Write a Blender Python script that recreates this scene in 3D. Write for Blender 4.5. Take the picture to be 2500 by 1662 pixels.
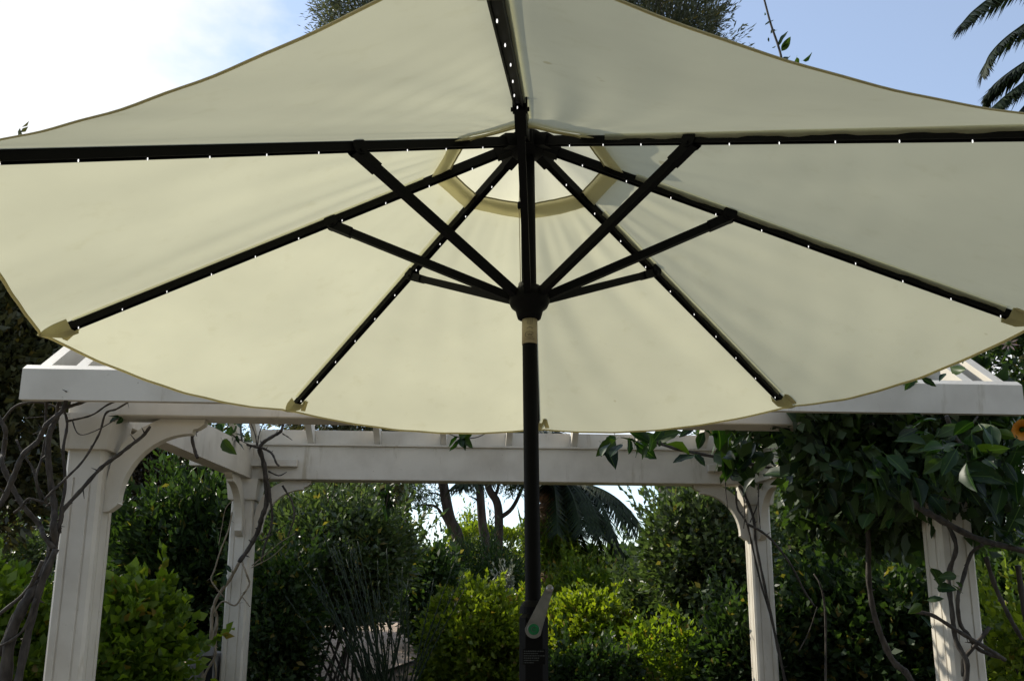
import bpy, math, random
import numpy as np
from mathutils import Vector, Matrix
for o in list(bpy.data.objects): bpy.data.objects.remove(o)
SC = bpy.context.scene
COL = SC.collection
PI = math.pi
RNG = np.random.default_rng(11)
random.seed(5)

# ------------------------------------------------------------------ camera
EYE = 1.25
FPX, CX, CY = 2074.72, 1250.0, 1051.0          # focal length and principal point, in photo pixels
TILT, LEAN = 0.2021, 0.0042
def _rx(a): c, s = math.cos(a), math.sin(a); return np.array([[1,0,0],[0,c,-s],[0,s,c]])
def _ry(a): c, s = math.cos(a), math.sin(a); return np.array([[c,0,s],[0,1,0],[-s,0,c]])
CM = _ry(LEAN) @ _rx(-TILT)
cam = bpy.data.cameras.new('camera'); cam_o = bpy.data.objects.new('camera', cam); COL.objects.link(cam_o)
right, fwd, up = CM.T[:,0], CM.T[:,1], CM.T[:,2]
cam_o.matrix_world = Matrix(((right[0],up[0],-fwd[0],0),(right[1],up[1],-fwd[1],0),(right[2],up[2],-fwd[2],EYE),(0,0,0,1)))
cam.sensor_width = 36.0; cam.lens = FPX/2500*36; cam.shift_y = 0.088
cam.clip_start = 0.05; cam.clip_end = 2000
SC.camera = cam_o

# ------------------------------------------------------------------ sky, sun, exposure
SUN_EL, SUN_AZ = math.radians(38), math.radians(-52)     # azimuth clockwise from +Y
W = bpy.data.worlds.new('World'); SC.world = W; W.use_nodes = True
wn, wl = W.node_tree.nodes, W.node_tree.links
bg = wn['Background']
sky = wn.new('ShaderNodeTexSky'); sky.sky_type = 'NISHITA'; sky.sun_disc = False
sky.sun_elevation = SUN_EL; sky.sun_rotation = SUN_AZ; sky.air_density = 1.0; sky.dust_density = 0.25; sky.ozone_density = 0.8
tc = wn.new('ShaderNodeTexCoord')
mp = wn.new('ShaderNodeMapping'); mp.inputs['Scale'].default_value = (1.0,1.0,1.7); mp.inputs['Location'].default_value = (7.32,1.02,0.52)
nz = wn.new('ShaderNodeTexNoise'); nz.inputs['Scale'].default_value = 1.75; nz.inputs['Detail'].default_value = 7; nz.inputs['Roughness'].default_value = 0.55
rp = wn.new('ShaderNodeValToRGB'); rp.color_ramp.elements[0].position = 0.50; rp.color_ramp.elements[1].position = 0.60; rp.color_ramp.elements[0].color = (.17,.17,.17,1)
mx = wn.new('ShaderNodeMixRGB'); mx.inputs['Color2'].default_value = (4.9,5.0,5.1,1)
wl.new(tc.outputs['Generated'], mp.inputs['Vector']); wl.new(mp.outputs[0], nz.inputs['Vector'])
wl.new(nz.outputs['Fac'], rp.inputs['Fac']); wl.new(rp.outputs['Color'], mx.inputs['Fac'])
wl.new(sky.outputs[0], mx.inputs['Color1']); wl.new(mx.outputs[0], bg.inputs['Color'])
bg.inputs['Strength'].default_value = 0.15
sun = bpy.data.lights.new('sun', 'SUN'); sun.energy = 3.6; sun.angle = math.radians(0.6); sun.color = (1.0,0.93,0.80)
sun_o = bpy.data.objects.new('sun', sun); COL.objects.link(sun_o)
sd = Vector((math.sin(SUN_AZ)*math.cos(SUN_EL), math.cos(SUN_AZ)*math.cos(SUN_EL), math.sin(SUN_EL)))
sun_o.rotation_euler = sd.to_track_quat('Z','Y').to_euler(); sun_o.location = sd*30
SC.view_settings.view_transform = 'Standard'; SC.view_settings.look = 'None'
SC.view_settings.exposure = 0.55; SC.view_settings.gamma = 1.0
SC.render.engine = 'CYCLES'
SC.cycles.max_bounces = 4; SC.cycles.diffuse_bounces = 2; SC.cycles.glossy_bounces = 2; SC.cycles.transmission_bounces = 3; SC.cycles.caustics_reflective = False; SC.cycles.caustics_refractive = False

# ------------------------------------------------------------------ helpers
def at(x, y, Y):
    """world point that lies Y metres ahead of the eye in the direction of a photo pixel"""
    d = CM.T @ np.array([(x-CX)/FPX, 1.0, -(y-CY)/FPX]); d = d/d[1]
    return np.array([0,0,EYE]) + d*Y
def mesh(name, v, f, smooth=False, tint=None):
    me = bpy.data.meshes.new(name)
    me.from_pydata([tuple(map(float,p)) for p in v], [], [tuple(map(int,q)) for q in f]); me.update()
    if smooth: me.polygons.foreach_set('use_smooth', [True]*len(me.polygons))
    return me
def quadmesh(name, v, quads, tint, smooth=False):
    """fast quad mesh from numpy arrays"""
    me = bpy.data.meshes.new(name); n = len(quads)
    me.vertices.add(len(v)); me.vertices.foreach_set('co', np.asarray(v,np.float32).ravel())
    me.loops.add(n*4); me.loops.foreach_set('vertex_index', np.asarray(quads,np.int32).ravel())
    me.polygons.add(n); me.polygons.foreach_set('loop_start', np.arange(0,n*4,4,dtype=np.int32))
    if smooth: me.polygons.foreach_set('use_smooth', np.ones(n,bool))
    a = me.color_attributes.new('tint','FLOAT_COLOR','POINT'); a.data.foreach_set('color', np.asarray(tint,np.float32).ravel())
    me.update(); me.validate(); return me
def obj(name, me, mat=None, parent=None, loc=None, rot=None):
    o = bpy.data.objects.new(name, me); COL.objects.link(o)
    if mat is not None and me is not None and not me.materials: me.materials.append(mat)
    if parent is not None: o.parent = parent
    if loc is not None: o.location = loc
    if rot is not None: o.rotation_euler = rot
    return o
def tag(o, label, cat, group=None, kind=None):
    if label: o['label'] = label
    if cat: o['category'] = cat
    if group: o['group'] = group
    if kind: o['kind'] = kind
    return o
def empty(name, loc, label, cat, rz=0, group=None):
    o = bpy.data.objects.new(name, None); COL.objects.link(o); o.location = loc; o.rotation_euler = (0,0,rz); o.empty_display_size = .1
    return tag(o, label, cat, group)
class MB:
    def __init__(s): s.v = []; s.f = []
    def add(s, v, f):
        n = len(s.v); s.v += [tuple(p) for p in v]; s.f += [tuple(i+n for i in q) for q in f]; return s
    def box(s, a, b, bev=0.0):
        (x0,y0,z0),(x1,y1,z1) = a, b
        if bev <= 0:
            return s.add([(x0,y0,z0),(x1,y0,z0),(x1,y1,z0),(x0,y1,z0),(x0,y0,z1),(x1,y0,z1),(x1,y1,z1),(x0,y1,z1)],
                     [(0,3,2,1),(4,5,6,7),(0,1,5,4),(1,2,6,5),(2,3,7,6),(3,0,4,7)])
        c = bev; V = []
        for z, k in ((z0,c),(z0+c,0),(z1-c,0),(z1,c)):
            X0,X1,Y0,Y1 = x0+k,x1-k,y0+k,y1-k; e = c if k == 0 else c*0.6
            V += [(X0+e,Y0,z),(X1-e,Y0,z),(X1,Y0+e,z),(X1,Y1-e,z),(X1-e,Y1,z),(X0+e,Y1,z),(X0,Y1-e,z),(X0,Y0+e,z)]
        F = [tuple(reversed(range(8))), tuple(range(24,32))]
        for r in range(3):
            for i in range(8): j = (i+1) % 8; F.append((r*8+i, r*8+j, r*8+8+j, r*8+8+i))
        return s.add(V, F)
    def prism(s, poly, d0, d1, axis):
        """2-D polygon extruded from d0 to d1 along axis 0 (poly = y,z), 1 (x,z) or 2 (x,y)"""
        n = len(poly); V = []
        for d in (d0, d1):
            for p, q in poly: V.append({0:(d,p,q),1:(p,d,q),2:(p,q,d)}[axis])
        F = [tuple(range(n))[::-1], tuple(range(n,2*n))]
        for i in range(n): j = (i+1) % n; F.append((i,j,n+j,n+i))
        if axis == 1: F = [q[::-1] for q in F]
        return s.add(V, F)
    def lathe(s, prof, n=24, c=(0,0,0)):
        V = []; F = []
        for r, z in prof:
            for i in range(n): a = 2*PI*i/n; V.append((c[0]+r*math.cos(a), c[1]+r*math.sin(a), c[2]+z))
        for k in range(len(prof)-1):
            for i in range(n): j = (i+1) % n; F.append((k*n+i,k*n+j,k*n+n+j,k*n+n+i))
        F.append(tuple(range(n))[::-1]); F.append(tuple(range((len(prof)-1)*n, len(prof)*n)))
        return s.add(V, F)
    def tube(s, pts, rad, n=7, cap=True):
        pts = [np.array(p,float) for p in pts]
        if not hasattr(rad,'__len__'): rad = [rad]*len(pts)
        V = []; F = []; u = None
        for i, p in enumerate(pts):
            t = pts[min(i+1,len(pts)-1)] - pts[max(i-1,0)]; t = t/(np.linalg.norm(t)+1e-9)
            if u is None:
                u = np.cross(t, (0,0,1.0)) if abs(t[2]) < .9 else np.cross(t,(1.0,0,0))
            u = u - t*np.dot(u,t); u /= np.linalg.norm(u)+1e-9; w = np.cross(t,u)
            for k in range(n): a = 2*PI*k/n; V.append(p + rad[i]*(u*math.cos(a)+w*math.sin(a)))
        for i in range(len(pts)-1):
            for k in range(n): j = (k+1) % n; F.append((i*n+k,i*n+j,i*n+n+j,i*n+n+k))
        if cap: F.append(tuple(range(n))[::-1]); F.append(tuple(range((len(pts)-1)*n,len(pts)*n)))
        return s.add(V, F)
    def bar(s, a, b, w, h, upv=(0,0,1)):
        a, b = np.array(a,float), np.array(b,float); t = b-a; t /= np.linalg.norm(t)
        x = np.cross(t, upv); x /= np.linalg.norm(x); y = np.cross(x, t)
        V = [p + x*sx*w/2 + y*sy*h/2 for p in (a,b) for sx, sy in ((-1,-1),(1,-1),(1,1),(-1,1))]
        return s.add(V, [(0,1,2,3),(7,6,5,4),(0,4,5,1),(1,5,6,2),(2,6,7,3),(3,7,4,0)])
    def mesh(s, name, smooth=False): return mesh(name, s.v, s.f, smooth)
    def build(s, name, mat, parent=None, smooth=False, **k): return obj(name, s.mesh(name, smooth), mat, parent, **k)
def spline(P, n=6):
    """Catmull-Rom through points"""
    P = [np.array(p,float) for p in P]; Q = [2*P[0]-P[1]] + P + [2*P[-1]-P[-2]]; out = []
    for i in range(1, len(Q)-2):
        for k in range(n):
            t = k/n; a,b,c,d = Q[i-1],Q[i],Q[i+1],Q[i+2]
            out.append(.5*((2*b)+(c-a)*t+(2*a-5*b+4*c-d)*t*t+(3*b-a-3*c+d)*t**3))
    out.append(P[-1]); return out

# ------------------------------------------------------------------ materials
def newmat(name):
    m = bpy.data.materials.new(name); m.use_nodes = True; nt = m.node_tree; b = nt.nodes['Principled BSDF']; return m, nt, b
def noise(nt, scale, detail=4, rough=.55, coord='Object', stretch=None):
    t = nt.nodes.new('ShaderNodeTexCoord'); n = nt.nodes.new('ShaderNodeTexNoise')
    n.inputs['Scale'].default_value = scale; n.inputs['Detail'].default_value = detail; n.inputs['Roughness'].default_value = rough
    if stretch:
        p = nt.nodes.new('ShaderNodeMapping'); p.inputs['Scale'].default_value = stretch
        nt.links.new(t.outputs[coord], p.inputs['Vector']); nt.links.new(p.outputs[0], n.inputs['Vector'])
    else: nt.links.new(t.outputs[coord], n.inputs['Vector'])
    return n
def ramp(nt, src, stops):
    r = nt.nodes.new('ShaderNodeValToRGB'); e = r.color_ramp.elements
    while len(e) < len(stops): e.new(.5)
    for i, (p, c) in enumerate(stops): e[i].position = p; e[i].color = (*c,1)
    nt.links.new(src, r.inputs['Fac']); return r
def bump(nt, src, b, strength=.3, dist=.01):
    n = nt.nodes.new('ShaderNodeBump'); n.inputs['Strength'].default_value = strength; n.inputs['Distance'].default_value = dist
    nt.links.new(src, n.inputs['Height']); nt.links.new(n.outputs[0], b.inputs['Normal']); return n
def simple(name, c1, c2, scale, rough=.6, metal=0, bs=.2, bd=.005, detail=5, stretch=None, spec=.5):
    m, nt, b = newmat(name); n = noise(nt, scale, detail, stretch=stretch); r = ramp(nt, n.outputs['Fac'], [(.3,c1),(.7,c2)])
    nt.links.new(r.outputs[0], b.inputs['Base Color']); b.inputs['Roughness'].default_value = rough; b.inputs['Metallic'].default_value = metal
    b.inputs['Specular IOR Level'].default_value = spec
    if bs: bump(nt, n.outputs['Fac'], b, bs, bd)
    return m
def leafmat(name, c1, c2, trans=.35, tc_=None, rough=.42, spec=.45):
    m, nt, b = newmat(name)
    a = nt.nodes.new('ShaderNodeAttribute'); a.attribute_name = 'tint'
    s = nt.nodes.new('ShaderNodeSeparateColor'); nt.links.new(a.outputs['Color'], s.inputs[0])
    r = ramp(nt, s.outputs[0], [(0,c1),(1,c2)])
    dry = ramp(nt, s.outputs[1], [(.955,(0,0,0)),(.985,(1,1,1))])
    mixc = nt.nodes.new('ShaderNodeMixRGB'); mixc.inputs['Color2'].default_value = (.22,.17,.05,1)
    nt.links.new(dry.outputs[0], mixc.inputs['Fac']); nt.links.new(r.outputs[0], mixc.inputs['Color1'])
    nt.links.new(mixc.outputs[0], b.inputs['Base Color'])
    b.inputs['Roughness'].default_value = rough; b.inputs['Specular IOR Level'].default_value = spec
    t = nt.nodes.new('ShaderNodeBsdfTranslucent'); ms = nt.nodes.new('ShaderNodeMixShader'); ms.inputs[0].default_value = trans
    g = nt.nodes.new('ShaderNodeMixRGB'); g.blend_type = 'MULTIPLY'; g.inputs['Fac'].default_value = 1; g.inputs['Color2'].default_value = (*(tc_ or (2.2,2.0,.7)),1)
    nt.links.new(mixc.outputs[0], g.inputs['Color1']); nt.links.new(g.outputs[0], t.inputs['Color'])
    nt.links.new(b.outputs[0], ms.inputs[1]); nt.links.new(t.outputs[0], ms.inputs[2])
    nt.links.new(ms.outputs[0], nt.nodes['Material Output'].inputs['Surface']); return m
def fabric(name, dcol, tcol, fac):
    m, nt, b = newmat(name)
    nt.nodes.remove(b)
    d = nt.nodes.new('ShaderNodeBsdfDiffuse'); t = nt.nodes.new('ShaderNodeBsdfTranslucent'); ms = nt.nodes.new('ShaderNodeMixShader')
    n1 = noise(nt, 2.6, 4); n2 = noise(nt, 420, 2, stretch=(1,1,.35)); n3 = noise(nt, 14, 5, .6)
    n4 = noise(nt, 7.5, 3, .5); st = ramp(nt, n4.outputs['Fac'], [(.245,(.80,.76,.66)),(.262,(1,1,1))])
    def col(c):
        r = ramp(nt, n1.outputs['Fac'], [(.3,tuple(x*.92 for x in c)),(.7,tuple(min(1,x*1.05) for x in c))])
        r3 = ramp(nt, n3.outputs['Fac'], [(.25,(.93,.92,.88)),(.42,(1,1,1))])
        mm = nt.nodes.new('ShaderNodeMixRGB'); mm.blend_type = 'MULTIPLY'; mm.inputs['Fac'].default_value = .85
        nt.links.new(r.outputs[0], mm.inputs['Color1']); nt.links.new(r3.outputs[0], mm.inputs['Color2'])
        m4 = nt.nodes.new('ShaderNodeMixRGB'); m4.blend_type = 'MULTIPLY'; m4.inputs['Fac'].default_value = 1; nt.links.new(mm.outputs[0], m4.inputs['Color1']); nt.links.new(st.outputs[0], m4.inputs['Color2']); return m4
    nt.links.new(col(dcol).outputs[0], d.inputs['Color']); nt.links.new(col(tcol).outputs[0], t.inputs['Color'])
    ms.inputs[0].default_value = fac
    bp = nt.nodes.new('ShaderNodeBump'); bp.inputs['Strength'].default_value = .12; bp.inputs['Distance'].default_value = .002
    nt.links.new(n2.outputs['Fac'], bp.inputs['Height']); nt.links.new(bp.outputs[0], d.inputs['Normal'])
    nt.links.new(d.outputs[0], ms.inputs[1]); nt.links.new(t.outputs[0], ms.inputs[2])
    nt.links.new(ms.outputs[0], nt.nodes['Material Output'].inputs['Surface']); return m
M = {}
M['fabric'] = fabric('canopy_fabric', (.61,.60,.46), (.565,.555,.395), .52)
M['fabric_cap'] = fabric('vent_fabric', (.70,.68,.53), (.66,.64,.48), .58)
M['hem'] = fabric('hem_fabric', (.66,.61,.40), (.72,.66,.42), .6)
M['band'] = fabric('band_fabric', (.68,.63,.42), (.74,.68,.43), .62)
M['seam'] = fabric('seam_fabric', (.78,.76,.54), (.97,.95,.76), .80)
M['pocket'] = fabric('pocket_fabric', (.55,.51,.29), (.40,.36,.17), .4)
M['black'] = simple('black_powder_coat', (.003,.0032,.0035), (.0045,.0045,.0045), 60, .6, 0, .05, .001, spec=.1)
M['black_plastic'] = simple('black_plastic', (.003,.003,.003), (.005,.005,.005), 90, .6, 0, .1, .001, spec=.1)
M['steel'] = simple('crank_metal', (.20,.195,.19), (.30,.29,.28), 40, .38, .85, .1, .001)
M['green_cap'] = simple('green_plastic', (.006,.10,.035), (.01,.17,.06), 30, .25, 0, 0)
M['tan_band'] = simple('tan_band', (.40,.33,.19), (.52,.44,.27), 30, .7, 0, .2, .001, stretch=(3,3,.3))
M['ink'] = simple('dark_print', (.05,.045,.035), (.08,.07,.05), 30, .7, 0, 0)
M['grey_print'] = simple('grey_print', (.035,.04,.04), (.06,.065,.065), 300, .7, 0, 0)
def mk_led():
    m, nt, b = newmat('led_bulb'); b.inputs['Base Color'].default_value = (.9,.9,.88,1); b.inputs['Roughness'].default_value = .1
    b.inputs['Emission Color'].default_value = (1,.99,.96,1); b.inputs['Emission Strength'].default_value = .8; m.cycles.emission_sampling = 'NONE'; return m
M['led'] = mk_led()
def mk_white():
    m, nt, b = newmat('white_painted_timber')
    n = noise(nt, 3.0, 5, stretch=(1,1,1)); r = ramp(nt, n.outputs['Fac'], [(.25,(.55,.50,.41)),(.6,(.72,.67,.57))])
    g = noise(nt, 7, 6, .65, stretch=(1.4,1.4,.22)); gr = ramp(nt, g.outputs['Fac'], [(.27,(.62,.57,.47)),(.40,(1,1,1))])
    s = noise(nt, 26, 4, .6); sr = ramp(nt, s.outputs['Fac'], [(.24,(.55,.50,.42)),(.30,(1,1,1))])
    a = nt.nodes.new('ShaderNodeMixRGB'); a.blend_type = 'MULTIPLY'; a.inputs['Fac'].default_value = .8
    c = nt.nodes.new('ShaderNodeMixRGB'); c.blend_type = 'MULTIPLY'; c.inputs['Fac'].default_value = .8
    nt.links.new(r.outputs[0], a.inputs['Color1']); nt.links.new(gr.outputs[0], a.inputs['Color2'])
    nt.links.new(a.outputs[0], c.inputs['Color1']); nt.links.new(sr.outputs[0], c.inputs['Color2'])
    nt.links.new(c.outputs[0], b.inputs['Base Color']); b.inputs['Roughness'].default_value = .55
    w = noise(nt, 60, 4, .6, stretch=(1,1,.15)); bump(nt, w.outputs['Fac'], b, .18, .004); return m
M['white'] = mk_white()
M['vine'] = simple('vine_bark', (.022,.018,.014), (.085,.070,.055), 35, .85, 0, .9, .012, stretch=(1,1,.4))
M['vine_pale'] = simple('pale_vine_bark', (.16,.125,.08), (.34,.28,.19), 30, .85, 0, .9, .01, stretch=(1,1,.4))
M['bark'] = simple('tree_bark', (.022,.017,.013), (.085,.067,.05), 12, .9, 0, 1.0, .05, stretch=(1,1,.3))
M['palm_bark'] = simple('palm_bark', (.10,.055,.03), (.26,.15,.085), 9, .9, 0, 1.0, .05)
M['twig'] = simple('shrub_twig', (.03,.025,.018), (.09,.075,.055), 20, .9, 0, .5, .01)
M['stone'] = simple('grey_stone', (.17,.165,.16), (.33,.32,.31), 6, .85, 0, .6, .02)
M['hole'] = simple('dark_opening', (.006,.006,.007), (.012,.012,.012), 5, .9, 0, 0)
M['L_dark'] = leafmat('leaf_dark_green', (.018,.036,.013), (.060,.098,.034), .30, (1.7,2.0,.6), .45, .30)
M['L_olive'] = leafmat('leaf_olive', (.036,.042,.018), (.115,.115,.052), .28, (1.7,1.6,.7))
M['L_grey'] = leafmat('leaf_grey_green', (.034,.056,.024), (.120,.152,.070), .30, (1.6,1.9,.7), .40, .42)
M['L_bright'] = leafmat('leaf_bright_green', (.058,.112,.016), (.150,.225,.034), .45, (2.4,2.2,.5))
M['L_yellow'] = leafmat('leaf_yellow_green', (.075,.125,.015), (.200,.260,.036), .42, (2.2,2.1,.5))
M['L_silver'] = leafmat('leaf_silver', (.16,.18,.15), (.28,.30,.25), .2, (1.2,1.2,.9))
M['L_brown'] = leafmat('leaf_brown_green', (.020,.018,.011), (.060,.050,.030), .25, (1.7,1.5,.7))
M['L_palm'] = leafmat('leaf_palm', (.007,.014,.007), (.024,.038,.014), .15, (1.7,1.8,.5), .55, .15)
M['L_reed'] = leafmat('leaf_reed', (.016,.032,.014), (.045,.072,.030), .15, (1.5,1.5,.7), .5)
M['L_pine'] = leafmat('leaf_pine', (.045,.058,.038), (.120,.130,.085), .3, (1.6,1.6,.8), .5)
def mk_vineleaf():
    m, nt, b = newmat('glossy_vine_leaf')
    t = nt.nodes.new('ShaderNodeTexCoord'); s = nt.nodes.new('ShaderNodeSeparateXYZ'); nt.links.new(t.outputs['Object'], s.inputs[0])
    ab = nt.nodes.new('ShaderNodeMath'); ab.operation = 'ABSOLUTE'; nt.links.new(s.outputs['X'], ab.inputs[0])
    rib = ramp(nt, ab.outputs[0], [(.006,(1,1,1)),(.016,(0,0,0))])
    oi = nt.nodes.new('ShaderNodeObjectInfo')
    base = ramp(nt, oi.outputs['Random'], [(0,(.006,.018,.006)),(.7,(.015,.038,.011)),(.95,(.045,.075,.016))])
    n = noise(nt, 9, 4); blot = ramp(nt, n.outputs['Fac'], [(.62,(0,0,0)),(.72,(1,1,1))])
    m1 = nt.nodes.new('ShaderNodeMixRGB'); m1.inputs['Color2'].default_value = (.09,.11,.045,1)
    f1 = nt.nodes.new('ShaderNodeMath'); f1.operation = 'MULTIPLY'; f1.inputs[1].default_value = .5
    nt.links.new(blot.outputs[0], f1.inputs[0]); nt.links.new(f1.outputs[0], m1.inputs['Fac']); nt.links.new(base.outputs[0], m1.inputs['Color1'])
    m2 = nt.nodes.new('ShaderNodeMixRGB'); m2.inputs['Color2'].default_value = (.10,.17,.045,1)
    f2 = nt.nodes.new('ShaderNodeMath'); f2.operation = 'MULTIPLY'; f2.inputs[1].default_value = .6
    nt.links.new(rib.outputs[0], f2.inputs[0]); nt.links.new(f2.outputs[0], m2.inputs['Fac']); nt.links.new(m1.outputs[0], m2.inputs['Color1'])
    nt.links.new(m2.outputs[0], b.inputs['Base Color']); b.inputs['Roughness'].default_value = .42; b.inputs['Specular IOR Level'].default_value = .22
    tr = nt.nodes.new('ShaderNodeBsdfTranslucent'); g = nt.nodes.new('ShaderNodeMixRGB'); g.blend_type = 'MULTIPLY'; g.inputs['Fac'].default_value = 1
    g.inputs['Color2'].default_value = (1.8,2.2,.5,1); nt.links.new(m2.outputs[0], g.inputs['Color1']); nt.links.new(g.outputs[0], tr.inputs['Color'])
    ms = nt.nodes.new('ShaderNodeMixShader'); ms.inputs[0].default_value = .2
    nt.links.new(b.outputs[0], ms.inputs[1]); nt.links.new(tr.outputs[0], ms.inputs[2]); nt.links.new(ms.outputs[0], nt.nodes['Material Output'].inputs['Surface'])
    return m
M['vleaf'] = mk_vineleaf()
M['orange'] = simple('orange_petal', (.42,.14,.01), (.62,.27,.02), 14, .5, 0, .2, .005)
M['pink'] = simple('pink_petal', (.42,.24,.22), (.58,.42,.36), 14, .5, 0, .2, .005)

# ------------------------------------------------------------------ ground
def gz(x, y):
    t = min(1,max(0,(y-8.5)/6.5)); return .78*t*t*(3-2*t)
def mk_ground():
    xs = np.concatenate([np.linspace(-600,-30,8), np.linspace(-26,26,66), np.linspace(30,600,8)])
    ys = np.concatenate([np.linspace(-400,-10,6), np.linspace(-8,40,80), np.linspace(45,900,10)])
    V = []; F = []
    for y in ys:
        for x in xs:
            near = abs(x) < 28 and -8 < y < 42
            V.append((x,y,gz(x,y) + (.035*math.sin(x*2.3+y)*math.cos(y*1.9-x*.7) if near and y > 8.5 else 0)))
    nx = len(xs)
    for j in range(len(ys)-1):
        for i in range(nx-1): F.append((j*nx+i,j*nx+i+1,j*nx+nx+i+1,j*nx+nx+i))
    m, nt, b = newmat('garden_soil')
    n = noise(nt, 1.3, 6, .6); r = ramp(nt, n.outputs['Fac'], [(.3,(.045,.034,.022)),(.55,(.10,.075,.05)),(.75,(.15,.115,.08))])
    n2 = noise(nt, 45, 4, .7); bump(nt, n2.outputs['Fac'], b, .8, .03)
    nt.links.new(r.outputs[0], b.inputs['Base Color']); b.inputs['Roughness'].default_value = .95
    o = obj('ground', mesh('ground', V, F, True), m); o['kind'] = 'structure'; tag(o, 'brown garden soil under the shrubs', 'ground')
    # gravel path crossing behind the shrubs
    V = []; F = []; rows = 26
    for k in range(rows):
        t = k/(rows-1); cx = -3.6+2.6*t+.3*math.sin(t*5); cy = 11.2+10*t; w = 1.7
        for s in (-1,-.5,0,.5,1):
            x = cx+s*w+.08*math.sin(k*1.7+s*3); y = cy-s*.3; V.append((x,y,gz(x,y)+.05))
    for k in range(rows-1):
        for i in range(4): F.append((k*5+i,k*5+i+1,k*5+6+i,k*5+5+i))
    m, nt, b = newmat('gravel')
    v = nt.nodes.new('ShaderNodeTexVoronoi'); v.inputs['Scale'].default_value = 38; tcn = nt.nodes.new('ShaderNodeTexCoord'); nt.links.new(tcn.outputs['Object'], v.inputs['Vector'])
    r = ramp(nt, v.outputs['Color'], [(.1,(.27,.20,.14)),(.5,(.44,.34,.25)),(.9,(.56,.45,.35))])
    nt.links.new(r.outputs[0], b.inputs['Base Color']); b.inputs['Roughness'].default_value = .95; bump(nt, v.outputs['Distance'], b, .7, .02)
    o = obj('gravel_path', mesh('gravel_path', V, F, True), m); o['kind'] = 'structure'; tag(o, 'pale pinkish gravel path behind the dark shrubs', 'path')
mk_ground()
def mk_bounce_patio():  # terrace below the view, added to bounce warm sunlight onto the canopy underside
    m, nt, b = newmat('bounce_patio_stone'); n = noise(nt, 2.2, 6, .6); rr = ramp(nt, n.outputs['Fac'], [(.3,(.15,.135,.11)),(.7,(.23,.21,.175))]); nt.links.new(rr.outputs[0], b.inputs['Base Color']); b.inputs['Roughness'].default_value = .9
    P = obj('patio', mesh('patio', [(-6.6,-6.6,-.03),(6.6,-6.6,-.03),(6.6,4.2,-.03),(-6.6,4.2,-.03),(-6.6,-6.6,.006),(6.6,-6.6,.006),(6.6,4.2,.006),(-6.6,4.2,.006)], [(0,3,2,1),(4,5,6,7),(0,1,5,4),(1,2,6,5),(2,3,7,6),(3,0,4,7)]), m); P['kind'] = 'structure'; tag(P, 'unseen sandy stone terrace added under the umbrella to bounce warm light up', 'patio')
    pv = MB().box((-.295,-.295,.006),(.295,.295,.02),.004).mesh('paver'); pv.materials.append(m)
    for i in range(-8,9):
        for j in range(-7,7): obj('paver', pv, None, P, (i*.6,j*.6,0))
mk_bounce_patio()

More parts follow.
